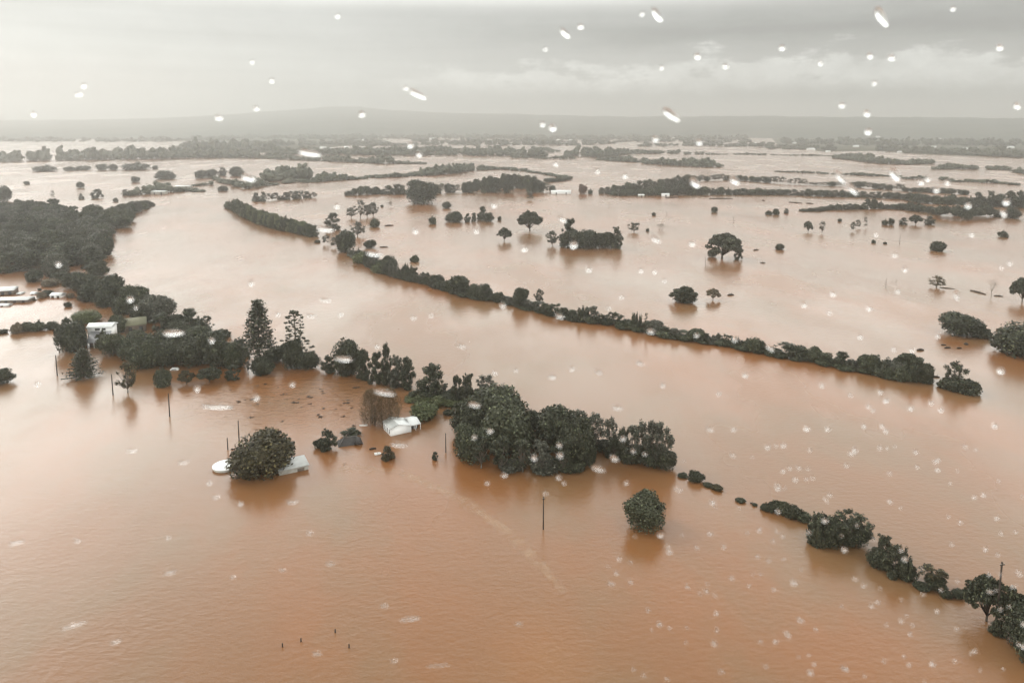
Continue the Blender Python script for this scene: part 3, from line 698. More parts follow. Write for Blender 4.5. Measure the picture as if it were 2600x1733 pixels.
# ------------------------------------------------------------------ trees standing alone or in small clumps in the flood
SOLO = [
    ('round', 'dark', 1075, 457, 521, 86, 'big dark round tree jutting forward from the middle island'),
    ('gum', 'dark', 1345, 489, 509, 22, 'small tree standing just off the middle island wood'),
    ('round', 'dark', 879, 586, 643, 52, 'large dark tree just left of the start of the long levee'),
    ('gum', 'grey', 829, 598, 621, 22, 'thin pale tree left of the large dark tree by the levee'),
    ('gum', 'grey', 848, 602, 629, 20, 'thin tree touching the left of the large dark tree by the levee'),
    ('round', 'dark', 939, 609, 632, 31, 'domed bush just behind the left tip of the long levee'),
    ('leafy', 'grey', 844, 540, 585, 40, 'ragged tree standing between the green levee and the tall open trees'),
    ('gum', 'grey', 910, 563, 601, 37, 'open grey tree in front of the tall open trees'),
    ('bush', 'mid', 953, 555, 578, 28, 'domed bush right of the open grey tree'),
    ('gum', 'grey', 893, 527, 555, 26, 'leftmost and smallest of the four tall open trees'),
    ('slim', 'grey', 915, 507, 554, 30, 'tallest of the four tall open trees, with a thin spire'),
    ('gum', 'grey', 932, 520, 553, 28, 'third from left of the four tall open trees'),
    ('gum', 'grey', 947, 514, 550, 26, 'rightmost of the four tall open trees'),
    ('twiggy', 'brown', 990, 508, 527, 20, 'small ragged bush in front of the big dark round tree'),
    ('bush', 'dark', 970, 520, 526, 8, 'tiny bush left of the small ragged bush'),
    ('bush', 'mid', 1098, 549, 570, 21, 'lone bush at the left of the line of bushes in the middle flood'),
    ('round', 'dark', 1153, 537, 566, 44, 'widest dome in the line of bushes in the middle flood'),
    ('leafy', 'dark', 1187, 542, 564, 17, 'narrow bush right of the widest dome'),
    ('leafy', 'dark', 1203, 540, 563, 14, 'second narrow bush right of the widest dome'),
    ('leafy', 'dark', 1224, 524, 560, 26, 'tall lobe of the twin crowned tree in the line of bushes'),
    ('round', 'dark', 1238, 540, 564, 30, 'low lobe of the twin crowned tree in the line of bushes'),
    ('bush', 'dark', 1268, 549, 560, 11, 'smallest bush at the right end of the line of bushes'),
    ('round', 'dark', 1134, 512, 530, 24, 'two lobed bush between the island and the line of bushes'),
    ('spread', 'dark', 1281, 578, 613, 38, 'small spreading tree in open water left of the large grove'),
    ('spread', 'dark', 1346, 537, 588, 62, 'spreading tree on bare forked trunks above the large grove'),
    ('gum', 'dark', 1403, 586, 625, 32, 'separate crown at the left end of the large dark grove'),
    ('leafy', 'dark', 1443, 555, 628, 44, 'tallest pointed tree of the large dark grove'),
    ('round', 'dark', 1450, 584, 632, 62, 'dense round tree under the tallest one in the large dark grove'),
    ('round', 'dark', 1490, 584, 633, 66, 'dense domed tree in the middle of the large dark grove'),
    ('round', 'dark', 1530, 590, 633, 60, 'dense tree right of the middle of the large dark grove'),
    ('leafy', 'dark', 1566, 576, 632, 34, 'upright tree at the right end of the large dark grove'),
    ('gum', 'dark', 1608, 565, 590, 34, 'ragged little tree just right of the large dark grove'),
    ('mound', 'dark', 1644, 580, 588, 9, 'tiny dark stub between the ragged tree and the bare bush'),
    ('twiggy', 'brown', 1680, 567, 586, 34, 'bare twiggy bush right of the large dark grove'),
    ('mound', 'dark', 1660, 539, 548, 11, 'tiny dark bush above the bare twiggy bush'),
    ('round', 'dark', 1814, 525, 540, 18, 'small round bush alone above the umbrella tree'),
    ('spread', 'dark', 1837, 593, 658, 98, 'large umbrella shaped tree on several trunks in open water'),
    ('round', 'dark', 1808, 632, 654, 24, 'small round bush under the left side of the umbrella tree'),
    ('leafy', 'dark', 1874, 636, 660, 22, 'small tree under the right side of the umbrella tree'),
    ('mound', 'dark', 1952, 535, 546, 18, 'leftmost of three small bushes in a row above the two slender trees'),
    ('round', 'dark', 1970, 530, 546, 17, 'rounded middle one of three small bushes in a row'),
    ('leafy', 'dark', 1996, 529, 542, 13, 'rightmost of three small bushes in a row'),
    ('bush', 'dark', 1980, 619, 635, 22, 'dark boulder shaped bush right of the umbrella tree'),
    ('spread', 'dark', 2052, 562, 590, 22, 'small umbrella tree left of the slender vase shaped tree', None, True),
    ('slim', 'dark', 2087, 561, 593, 17, 'slender vase shaped tree right of the small umbrella tree', None, True),
    ('mound', 'dark', 2132, 555, 563, 10, 'tiny dark bush above the two slender trees'),
    ('gum', 'dark', 2165, 563, 588, 14, 'leftmost of three thin trunked trees on the right'),
    ('gum', 'dark', 2178, 558, 580, 15, 'middle one of three thin trunked trees on the right'),
    ('slim', 'dark', 2196, 551, 580, 16, 'rightmost and tallest of three thin trunked trees on the right'),
    ('bush', 'dark', 2247, 557, 572, 17, 'low bush left of the flooded grove at right'),
    ('round', 'dark', 2263, 554, 572, 17, 'round bush touching the low bush left of the flooded grove'),
    ('leafy', 'dark', 2293, 552, 571, 20, 'square shaped bush left of the flooded grove at right'),
    ('spread', 'dark', 2325, 546, 571, 32, 'round headed tree on a short trunk left of the flooded grove'),
    ('leafy', 'dark', 2360, 548, 571, 25, 'ragged bush against the left end of the flooded grove'),
    ('round', 'dark', 2570, 527, 556, 36, 'dome shaped tree right of the flooded grove'),
    ('bush', 'dark', 2533, 535, 551, 20, 'low bush left of the dome shaped tree'),
    ('mound', 'dark', 2218, 609, 618, 11, 'left one of two tiny dark bushes in open water at right'),
    ('mound', 'dark', 2247, 614, 620, 10, 'right one of two tiny dark bushes in open water at right'),
    ('bush', 'dark', 2381, 613, 639, 36, 'rounded olive bush alone in open water at right'),
    ('bush', 'dark', 2546, 585, 603, 24, 'dark pointed bush near the right edge of the open water'),
    ('spread', 'dark', 1735, 727, 769, 66, 'low wide tree alone in open water in front of the umbrella tree'),
    ('bush', 'dark', 1742, 742, 772, 56, 'dense bush under the low wide tree'),
    ('spread', 'brown', 1811, 733, 762, 36, 'flat topped open tree right of the low wide tree', None, True),
    ('bare', 'brown', 2270, 707, 730, 18, 'tiny bare tree on a thin trunk far right'),
    ('gum', 'brown', 2380, 700, 731, 38, 'pale half bare tree standing in the flood at right', None, True),
    ('bare', 'brown', 2519, 706, 753, 30, 'upright bare tree with driftwood round its foot'),
    ('spread', 'dark', 2594, 706, 768, 54, 'open umbrella tree cut by the right edge', None, True),
    ('round', 'dark', 2440, 797, 858, 98, 'large dark spreading tree near the right edge'),
    ('bush', 'dark', 2490, 832, 860, 48, 'low right lobe beside the large dark spreading tree'),
    ('round', 'dark', 2597, 820, 914, 140, 'massive dark tree cut by the right edge'),
    ('gum', 'dark', 2425, 918, 985, 56, 'open knobbly tree on the wedge of bush past the levee end'),
    ('bush', 'dark', 2420, 958, 996, 70, 'left part of the wedge of bush past the levee end'),
    ('bush', 'dark', 2456, 962, 1003, 66, 'right part of the wedge of bush past the levee end'),
    ('mound', 'mid', 1053, 648, 666, 23, 'small square bush in the water beside the left of the levee'),
    ('bush', 'dark', 806, 609, 617, 15, 'tiny bush at the right end of the green levee'),
    ('round', 'red', 1480, 468, 493, 25, 'reddish round tree by the white shed on the far bank'),
    ('bush', 'dark', 1499, 480, 493, 14, 'small dark bush right of the reddish tree'),
    # hazy left distance
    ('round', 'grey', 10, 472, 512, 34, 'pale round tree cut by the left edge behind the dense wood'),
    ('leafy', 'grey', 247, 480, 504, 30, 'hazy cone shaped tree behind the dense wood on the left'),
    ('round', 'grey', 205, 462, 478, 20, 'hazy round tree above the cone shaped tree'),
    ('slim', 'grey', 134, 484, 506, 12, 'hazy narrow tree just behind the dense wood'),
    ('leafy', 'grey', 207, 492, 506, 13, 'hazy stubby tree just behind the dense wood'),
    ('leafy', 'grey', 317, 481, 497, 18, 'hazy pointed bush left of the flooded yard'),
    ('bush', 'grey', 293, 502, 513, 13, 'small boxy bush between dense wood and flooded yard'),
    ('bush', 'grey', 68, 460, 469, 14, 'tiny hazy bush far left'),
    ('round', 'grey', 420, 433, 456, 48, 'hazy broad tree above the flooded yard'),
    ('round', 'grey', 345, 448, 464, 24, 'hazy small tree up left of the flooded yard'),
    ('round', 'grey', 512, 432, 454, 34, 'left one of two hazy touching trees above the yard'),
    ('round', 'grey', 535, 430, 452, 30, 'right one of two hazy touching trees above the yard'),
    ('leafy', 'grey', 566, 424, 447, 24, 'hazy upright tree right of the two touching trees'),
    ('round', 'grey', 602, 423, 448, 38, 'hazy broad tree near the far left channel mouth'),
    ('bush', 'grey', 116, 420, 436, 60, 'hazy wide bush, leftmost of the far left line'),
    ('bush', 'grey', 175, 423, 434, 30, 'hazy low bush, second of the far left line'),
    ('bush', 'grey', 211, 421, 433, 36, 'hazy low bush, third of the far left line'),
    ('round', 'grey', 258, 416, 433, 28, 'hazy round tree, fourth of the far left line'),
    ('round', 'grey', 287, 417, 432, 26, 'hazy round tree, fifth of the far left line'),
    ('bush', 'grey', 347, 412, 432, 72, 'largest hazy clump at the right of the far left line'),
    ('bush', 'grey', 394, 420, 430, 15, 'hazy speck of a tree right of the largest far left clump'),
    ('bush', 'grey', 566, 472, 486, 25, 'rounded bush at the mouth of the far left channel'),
]
for q in SOLO: tree(*q)

# ------------------------------------------------------------------ the dense wood on the left bank
def inside(p, poly):
    c = False; n = len(poly)
    for i in range(n):
        a, b_ = poly[i], poly[i - 1]
        if (a[1] > p[1]) != (b_[1] > p[1]) and p[0] < (b_[0] - a[0]) * (p[1] - a[1]) / (b_[1] - a[1]) + a[0]: c = not c
    return c

WOOD = [(-60, 536), (120, 536), (200, 548), (262, 556), (305, 545), (340, 532), (378, 518), (384, 522), (345, 540), (312, 575), (280, 605), (262, 640), (250, 668), (255, 692), (200, 712), (150, 704), (100, 690), (0, 697), (-60, 700)]
PB = [G(*p).xy for p in WOOD]; pts_ = []
x0, x1 = min(p[0] for p in PB), max(p[0] for p in PB); y0, y1 = min(p[1] for p in PB), max(p[1] for p in PB)
while len(pts_) < 118 and len(pts_) < 999:
    ok = False
    for _ in range(500):
        p = (random.uniform(x0, x1), random.uniform(y0, y1))
        if inside(p, PB) and all((p[0] - q[0]) ** 2 + (p[1] - q[1]) ** 2 > 9.0 ** 2 for q in pts_): ok = True; break
    if not ok: break
    pts_.append(p)
for p in pts_:
    w = random.uniform(13, 18); far = min(1.0, (p[1] - 420) / 300)
    edge = p[0] > -175 + (p[1] - 600) * 0.02
    put_plant(random.choice(['round', 'round', 'leafy']), random.choice(['dark', 'mid', 'grey', 'dark']), Vector((p[0], p[1], 0)), w, random.uniform(10, 15), 'tree packed into the dense dark wood on the left river bank', 'trees of the dense left bank wood', False)

row([(262, 572, 540), (305, 549, 520), (345, 539, 513), (385, 520, 509)], ['round', 'leafy', 'bush'], ['dark', 'mid', 'grey'], 8, 'small tree on the thin wooded spit where the left bank wood tapers out', 'trees of the tapering left bank spit')
# left bank from the wood down to the near gardens
LEFT = [
    ('round', 'dark', 215, 690, 745, 60, 'tree where the dense wood narrows to the river bank'),
    ('round', 'dark', 243, 700, 760, 56, 'second bank tree below the dense wood'),
    ('round', 'dark', 283, 697, 775, 70, 'tall domed bank tree below the bend of the left bank'),
    ('round', 'dark', 268, 735, 782, 50, 'dark low tree in front of the tall domed bank tree'),
    ('round', 'mid', 338, 722, 800, 78, 'broad crowned tree in the middle of the left bank row'),
    ('round', 'dark', 312, 752, 800, 54, 'shaded tree below the broad crowned bank tree'),
    ('round', 'grey', 405, 748, 822, 82, 'greyish domed tree right of the broad crowned bank tree'),
    ('round', 'dark', 365, 770, 822, 60, 'shaded tree below the greyish domed one'),
    ('leafy', 'dark', 478, 783, 838, 56, 'knobbly dark tree near the river end of the left bank row'),
    ('round', 'dark', 445, 798, 840, 50, 'low dark tree left of the knobbly one on the left bank'),
    ('gum', 'dark', 526, 803, 843, 36, 'open ragged tree at the river end of the left bank row'),
    ('round', 'dark', 505, 815, 848, 34, 'low dark tree under the open ragged one'),
    ('bush', 'dark', 245, 752, 768, 30, 'low bush at the foot of the left bank trees'),
    ('round', 'dark', 190, 690, 735, 60, 'tree at the lower corner of the dense wood'),
    ('round', 'dark', 228, 722, 768, 54, 'inland bank tree under the narrow end of the dense wood'),
    ('round', 'dark', 246, 664, 706, 54, 'tree at the water edge where the dense wood ends'),
    ('leafy', 'dark', 412, 796, 846, 60, 'dark tree between the greyish domed tree and the green roofed shed'),
    ('round', 'dark', 455, 816, 860, 64, 'dark tree between the left bank row and the garden belt'),
    ('round', 'mid', 505, 826, 872, 62, 'tree joining the left bank row to the garden belt'),
    ('round', 'dark', 548, 842, 884, 56, 'tree on the river side end of the garden belt'),
    ('leafy', 'dark', 612, 858, 905, 50, 'leafy tree between the garden belt and the tall pine'),
    ('round', 'dark', 150, 690, 716, 50, 'front tree of the dense wood above the brown roofed hut'),
    # flooded yard on the left
    ('round', 'dark', 88, 685, 718, 42, 'round dark tree standing in the flooded yard below the dense wood'),
    ('bush', 'brown', 128, 708, 728, 44, 'brown bush in the flooded yard'),
    ('bush', 'dark', 165, 713, 726, 15, 'small dark bush beside the brown roofed hut'),
    ('round', 'dark', 123, 736, 752, 26, 'round dark bush left of the white roofed hut'),
    ('bush', 'brown', 106, 741, 757, 24, 'brownish bush left of the white roofed hut'),
    ('bush', 'brown', 179, 744, 757, 20, 'lone brown bush right of the white roofed hut'),
    ('spread', 'brown', 212, 738, 757, 34, 'low spreading brown bush beside the left bank row'),
    ('mound', 'dark', 173, 767, 780, 18, 'single dark bush in open water above the homestead'),
    ('mound', 'dark', 88, 759, 763, 9, 'tiny floating clump near the long white roofs'),
    ('mound', 'dark', 101, 732, 738, 9, 'tiny dark clump above the white roofed hut'),
    # homestead
    ('round', 'green', 222, 788, 824, 74, 'green domed tree behind the white homestead'),
    ('leafy', 'dark', 172, 806, 862, 36, 'spiky dark tree at the left of the homestead'),
    ('round', 'dark', 182, 818, 900, 86, 'large dark tree hiding the left of the homestead'),
    ('leafy', 'dark', 206, 812, 880, 34, 'leafy tree covering the left corner of the homestead'),
    ('bush', 'mid', 262, 838, 880, 34, 'bush in front of the homestead verandah'),
    ('round', 'mid', 300, 799, 848, 50, 'cone of foliage right of the homestead'),
    ('round', 'mid', 282, 822, 850, 46, 'low bush against the homestead wall'),
    ('bush', 'brown', 45, 820, 848, 32, 'brown shrub at the left end of the left hedge'),
    ('bush', 'mid', 68, 818, 843, 34, 'second shrub of the left hedge'),
    ('bush', 'mid', 98, 815, 842, 42, 'third shrub of the left hedge'),
    ('round', 'dark', 134, 816, 838, 32, 'dark shrub at the homestead end of the left hedge'),
    ('mound', 'dark', 6, 836, 848, 26, 'low clump cut by the left edge below the hedge'),
    ('conifer', 'dark', 214, 886, 966, 72, 'tiered conifer standing alone in front of the homestead', None, True),
    ('round', 'dark', -2, 940, 982, 66, 'dark bush cut by the left edge beside the conifer'),
    ('gum', 'olive', 324, 920, 998, 50, 'leaning olive tree on a bare trunk between the poles', None, True),
    ('bush', 'mid', 415, 935, 984, 46, 'soft round bush right of the leaning olive tree'),
    ('spread', 'olive', 474, 941, 976, 42, 'small umbrella tree with a clear stem right of the soft round bush', None, True),
    ('spread', 'dark', 532, 934, 972, 60, 'wide low umbrella tree beside the small one', None, True),
    ('leafy', 'dark', 591, 925, 966, 38, 'small upright dark tree left of the tall pine foot'),
    ('round', 'dark', 668, 906, 956, 64, 'dark round tree in front of the tall pine'),
    ('slim', 'dark', 630, 895, 950, 26, 'thin tree on a dark trunk left of the tall pine foot'),
    # dense garden row
    ('round', 'mid', 292, 846, 905, 70, 'left end tree of the dense garden belt'),
    ('round', 'mid', 345, 842, 915, 84, 'second tree of the dense garden belt'),
    ('round', 'mid', 362, 868, 944, 80, 'lighter tree bulging forward from the dense garden belt'),
    ('round', 'dark', 405, 842, 918, 84, 'third tree of the dense garden belt'),
    ('round', 'dark', 425, 866, 936, 76, 'shaded tree in the front of the dense garden belt'),
    ('round', 'dark', 462, 842, 925, 88, 'fourth tree of the dense garden belt'),
    ('round', 'dark', 492, 862, 938, 94, 'darkest broad tree in the front of the dense garden belt'),
    ('round', 'dark', 528, 845, 925, 84, 'fifth tree of the dense garden belt'),
    ('round', 'dark', 560, 862, 938, 74, 'tree at the river end of the dense garden belt'),
    ('round', 'mid', 595, 868, 938, 66, 'last tree of the garden belt left of the tall pine'),
    ('bush', 'dark', 560, 838, 862, 50, 'low tree on the river side of the garden belt'),
    ('norfolk', 'dark', 661, 762, 940, 92, 'tall tiered pine towering over the left bank', None, True),
    ('bunya', 'dark', 752, 787, 935, 92, 'tall pine with a bare stem and tufted branch ends', None, True),
    ('round', 'dark', 742, 862, 943, 62, 'dark tree under the tufted pine'),
    ('round', 'dark', 782, 893, 942, 62, 'dark low tree right of the tufted pine'),
    ('round', 'mid', 700, 880, 925, 60, 'tree between the two tall pines'),
]
for q in LEFT: tree(*q)

NEAR = [
    ('round', 'dark', 882, 862, 958, 78, 'tall full crowned tree right of the two pines'),
    ('leafy', 'dark', 835, 902, 948, 36, 'leafy low tree at the left foot of the tall full crowned tree'),
    ('leafy', 'dark', 925, 888, 966, 44, 'upright tree right of the tall full crowned tree'),
    ('leafy', 'dark', 980, 873, 978, 32, 'slender pointed gum rising above its neighbours'),
    ('leafy', 'dark', 955, 894, 976, 42, 'gum left of the slender pointed one'),
    ('leafy', 'grey', 1008, 904, 986, 46, 'gum right of the slender pointed one'),
    ('leafy', 'dark', 1035, 908, 990, 44, 'gum at the right end of the group with the slender one'),
    ('leafy', 'dark', 1097, 922, 1016, 76, 'tall domed gum standing apart behind the white house'),
    ('bush', 'dark', 1075, 985, 1024, 70, 'low dark tree under the tall domed gum'),
    ('leafy', 'dark', 1160, 952, 1030, 36, 'twin column tree right of the domed gum'),
    ('leafy', 'dark', 1187, 948, 1030, 46, 'gum behind the left edge of the big grove'),
    ('gum', 'grey', 1232, 952, 1020, 58, 'thin open gum behind the top of the big grove'),
    ('round', 'dark', 1150, 995, 1030, 70, 'low bush on the bank right of the green mound'),
    ('bush', 'green', 1078, 1022, 1070, 74, 'glossy green mound of bush behind the white house'),
    ('bush', 'dark', 1138, 1040, 1056, 26, 'small dark bush between the green mound and the big grove'),
    ('round', 'mid', 1262, 982, 1105, 150, 'broad dark crown at the back of the big grove'),
    ('round', 'dark', 1195, 1015, 1120, 100, 'left shoulder of the big grove'),
    ('round', 'mid', 1285, 1036, 1165, 140, 'rounded crown in the middle of the big grove'),
    ('round', 'mid', 1198, 1080, 1185, 96, 'mid green crown at the front left of the big grove'),
    ('round', 'dark', 1345, 1042, 1100, 60, 'dark gap tree between the two halves of the big grove'),
    ('round', 'dark', 1412, 1028, 1150, 120, 'large dark crown of the right half of the big grove'),
    ('round', 'dark', 1462, 1060, 1185, 96, 'shaded right shoulder of the big grove'),
    ('bush', 'olive', 1375, 1098, 1150, 70, 'pale olive bush in the hollow of the big grove'),
    ('gum', 'dark', 1225, 1108, 1192, 60, 'trunked tree at the front left of the big grove', None, True),
    ('gum', 'dark', 1275, 1112, 1196, 60, 'trunked tree second from left at the grove front', None, True),
    ('gum', 'dark', 1325, 1118, 1200, 58, 'trunked tree in the middle of the grove front', None, True),
    ('gum', 'grey', 1372, 1118, 1200, 62, 'thin open trunked tree right of the middle of the grove front', None, True),
    ('gum', 'dark', 1425, 1115, 1200, 62, 'trunked tree second from right at the grove front', None, True),
    ('leafy', 'dark', 1478, 1115, 1192, 58, 'leafy tree at the right corner of the grove front'),
    ('bush', 'grey', 1300, 1172, 1203, 80, 'low grey scrub along the grove front, left clump'),
    ('bush', 'grey', 1385, 1172, 1206, 90, 'low grey scrub along the grove front, right clump'),
    ('bush', 'dark', 1455, 1168, 1204, 70, 'dark scrub at the right foot of the big grove'),
    ('round', 'dark', 1495, 1130, 1182, 44, 'small round tree at the right edge of the big grove'),
    ('gum', 'grey', 1470, 1045, 1140, 62, 'pale open gum behind the right of the big grove', None, True),
    ('gum', 'grey', 1512, 1050, 1145, 60, 'second pale open gum right of the big grove', None, True),
    ('gum', 'grey', 1550, 1062, 1155, 54, 'third pale open gum right of the big grove', None, True),
    ('leafy', 'dark', 1583, 1088, 1174, 42, 'dark column of a tree between the pale gums'),
    ('gum', 'grey', 1632, 1068, 1182, 64, 'tall pale gum right of the dark column tree', None, True),
    ('gum', 'grey', 1680, 1074, 1192, 58, 'last pale gum at the tip of the near wood', None, True),
    ('round', 'dark', 1655, 1128, 1192, 66, 'dark bush under the last pale gums'),
    ('round', 'dark', 1688, 1140, 1198, 56, 'dark low tree at the very tip of the near wood'),
    ('bush', 'dark', 1530, 1120, 1152, 70, 'scrub under the pale gums right of the big grove'),
    ('leafy', 'dark', 1560, 1112, 1166, 50, 'low leafy tree left of the dark column between the pale gums'),
    ('bush', 'dark', 1608, 1132, 1184, 62, 'dark scrub right of the dark column under the pale gums'),
    ('gum', 'grey', 1605, 1080, 1176, 50, 'thin pale gum just right of the dark column tree', None, True),
    ('gum', 'grey', 1655, 1072, 1186, 50, 'thin pale gum between the tall pale gum and the last one', None, True),
    ('round', 'olive', 667, 1101, 1222, 160, 'huge dense dark tree between the round tank and grey shed'),
    ('round', 'mid', 1640, 1260, 1364, 120, 'rounded olive topped tree alone in the near flood'),
    ('leafy', 'dark', 832, 1091, 1147, 44, 'dark bushy tree against the tiled hip roof'),
    ('bush', 'dark', 815, 1112, 1142, 38, 'low left lobe of bush beside the tiled hip roof'),
    ('leafy', 'dark', 892, 1089, 1112, 50, 'low dark tree behind the tiled hip roof'),
    ('leafy', 'olive', 986, 1132, 1170, 36, 'small olive and orange shrub in front of the white house'),
    ('leafy', 'dark', 1105, 1146, 1168, 18, 'small dark bush left of the big grove below a pole'),
    ('bare', 'brown', 876, 1174, 1185, 20, 'twiggy top of a drowned shrub in open water'),
    ('winter', 'twig', 945, 988, 1086, 62, 'left one of two brown leafless trees behind the white house', None, True),
    ('winter', 'twig', 990, 986, 1090, 64, 'right one of two brown leafless trees behind the white house', None, True),
    ('bush', 'dark', 1768, 1196, 1227, 42, 'dark pointed bush in the gap of the near bank'),
    ('mound', 'dark', 1733, 1202, 1214, 26, 'small dark bush left of the pointed bush in the gap'),
    ('mound', 'dark', 1798, 1226, 1238, 26, 'low dark clump right of the pointed bush'),
    ('mound', 'olive', 1820, 1231, 1247, 30, 'low olive clump with driftwood right of the pointed bush'),
    ('mound', 'dark', 1880, 1265, 1277, 26, 'flat dark clump alone in the gap of the near bank'),
    ('mound', 'dark', 1916, 1278, 1285, 14, 'tiny dark clump before the low spit of bush'),
    ('bush', 'dark', 2090, 1312, 1388, 84, 'dark tree where the low spit of bush rises'),
    ('spiky', 'dark', 2080, 1308, 1392, 60, 'spiky dark bush at the left of the tall spit trees'),
    ('round', 'dark', 2112, 1312, 1398, 60, 'dark tree filling the foot of the tall spit trees'),
    ('gum', 'dark', 2165, 1304, 1390, 96, 'open crowned tree at the right of the tall spit trees'),
    ('round', 'dark', 2160, 1330, 1394, 84, 'dense undergrowth tree below the open crowned one'),
    ('leafy', 'dark', 2243, 1360, 1440, 56, 'dark upright tree at the top of the slanting clump'),
    ('round', 'dark', 2230, 1395, 1448, 60, 'dark bush at the left of the slanting clump'),
    ('leafy', 'dark', 2272, 1388, 1470, 60, 'dark tree in the middle of the slanting clump'),
    ('spiky', 'dark', 2300, 1402, 1476, 52, 'ragged tree at the right of the slanting clump'),
    ('gum', 'olive', 2365, 1436, 1490, 66, 'sparse olive tree right of the slanting clump'),
    ('round', 'dark', 2372, 1462, 1506, 54, 'dark bush under the sparse olive tree'),
    ('mound', 'dark', 2400, 1500, 1520, 30, 'low dark clump left of the round dark bush'),
    ('round', 'dark', 2432, 1496, 1522, 36, 'round dark bush by itself left of the corner trees'),
    ('mound', 'dark', 2340, 1480, 1502, 40, 'low fringe bush right of the slanting clump'),
    ('spread', 'dark', 2500, 1465, 1580, 100, 'open layered tree left of the corner pole', None, True),
    ('spread', 'dark', 2555, 1492, 1600, 90, 'open layered tree around the corner pole', None, True),
    ('round', 'dark', 2590, 1530, 1660, 90, 'dense tree in the bottom right corner'),
    ('round', 'dark', 2625, 1600, 1700, 90, 'dark tree cut by the bottom right corner'),
    ('leafy', 'dark', 2530, 1570, 1615, 40, 'small dark bush at the foot of the corner pole'),
]
for q in NEAR: tree(*q)
row([(1945, 1300, 1276), (1985, 1308, 1284), (2020, 1320, 1294), (2060, 1336, 1308)], ['bush', 'spiky', 'leafy', 'mound'], ['dark', 'mid'], 2.2, 'low dark bush on the thin spit leading to the tall spit trees', 'low bushes of the thin spit', wid=(0.8, 1.6), hj=(0.5, 1.2))
row([(1050, 1022, 1003), (1120, 1034, 1012), (1200, 1040, 1020)], ['bush'], ['green', 'mid'], 5, 'low green bush on the bank behind the white house', 'low bushes behind the white house')

# ------------------------------------------------------------------ buildings
def place(name, label, cat, p, rz, group=None):
    e = bpy.data.objects.new(name, None); COL.objects.link(e); e.location = p; e.rotation_euler = (0, 0, rz); e.empty_display_size = 1
    return set_tags(e, label, cat, group)


# white gabled house: A near corner, B back left corner, C right corner of the gable wall
A, Bk, Cc = G(992, 1107), G(968.5, 1092), G(1047, 1099)
rz = R(30); ux = Vector((math.cos(rz), math.sin(rz), 0))
wid = (Cc - A).length; uy = Vector((-ux.y, ux.x, 0)); dep = max(6.0, (Bk - A).dot(uy))
hs = place('white_house', 'white gabled house standing in floodwater to its windows', 'house', A, rz)
eh = hgt(1089, A.y); ah = hgt(1077.5, (A + ux * wid * 0.36).y)
ap = wid * 0.37
mb = MB(); mb.prism([(0, -1.2), (wid, -1.2), (wid, eh * 0.92), (ap, ah), (0, eh)], 0.0, dep); mb.obj('wall', M['white'], hs)
mb = MB(); th = 0.12
sl = (ah - eh) / ap; sr = (ah - eh * 0.92) / (wid - ap)
mb.prism([(-0.12, eh - 0.12 * sl + 0.02), (ap, ah + 0.02), (ap, ah + 0.02 + th), (-0.12, eh - 0.12 * sl + 0.02 + th)], -0.35, dep + 0.4)
rf = mb.obj('roof', M['grey_roof'], hs)
mb = MB(); mb.prism([(ap + 0.003, ah + 0.02), (wid + 0.3, eh * 0.92 - 0.3 * sr + 0.02), (wid + 0.3, eh * 0.92 - 0.3 * sr + 0.02 + th), (ap + 0.003, ah + 0.02 + th)], -0.35, dep + 0.4)
mb.obj('roof', M['white_roof'], hs)
for k in range(4):
    y0 = dep * (0.08 + 0.235 * k)
    mb = MB(); mb.box(-0.05, 0.02, y0, y0 + dep * 0.12, 0.35, eh - 0.30); wn = mb.obj('window', M['glass'], hs)
    mb = MB()
    for (a_, b_, z0, z1) in ((y0 - .08, y0, .27, eh - .22), (y0 + dep * .12, y0 + dep * .12 + .08, .27, eh - .22), (y0, y0 + dep * .12, eh - .30, eh - .22), (y0, y0 + dep * .12, .27, .35)):
        mb.box(-0.07, 0.02, a_, b_, z0, z1)
    mb.obj('frame', M['paint'], wn)
# verandah wing on the right, its roof sloping to the near side
vw = wid * 0.50; vh = eh * 0.78; yr = 3.3
mb = MB(); mb.prism([(0.1, vh), (yr, vh + 0.95), (6.4, vh + 0.1), (6.4, vh + 0.22), (yr, vh + 1.07), (0.1, vh + 0.12)], wid + 0.004, wid + vw, 'x'); mb.obj('verandah_roof', M['white_roof'], hs)
mb = MB(); mb.box(wid + 0.004, wid + vw - 0.4, 1.6, 1.75, -1.2, vh + 0.35); mb.obj('verandah_shade_wall', M['dark_roof'], hs)  # dark colour stands in for the shade inside the verandah opening
mb = MB(); mb.box(wid + 1.5, wid + 2.4, 1.52, 1.596, -0.4, vh - 0.35); dr = mb.obj('door', M['paint'], hs)
mb = MB(); mb.box(wid + 1.7, wid + 2.2, 1.49, 1.516, 0.1, vh - 0.6); mb.obj('pane', M['glass'], dr)
for q in (0.5, 0.97):
    mb = MB(); mb.box(wid + vw * q - 0.06, wid + vw * q + 0.06, 0.3, 0.42, -1.2, vh + 0.02); mb.obj('post', M['paint'], hs)
# corner boards and barge boards on the gable
mb = MB()
for x_ in (0.0, wid - 0.14): mb.box(x_, x_ + 0.14, -0.035, -0.002, -1.2, eh * 0.9)
mb.obj('corner_board', M['paint'], hs)

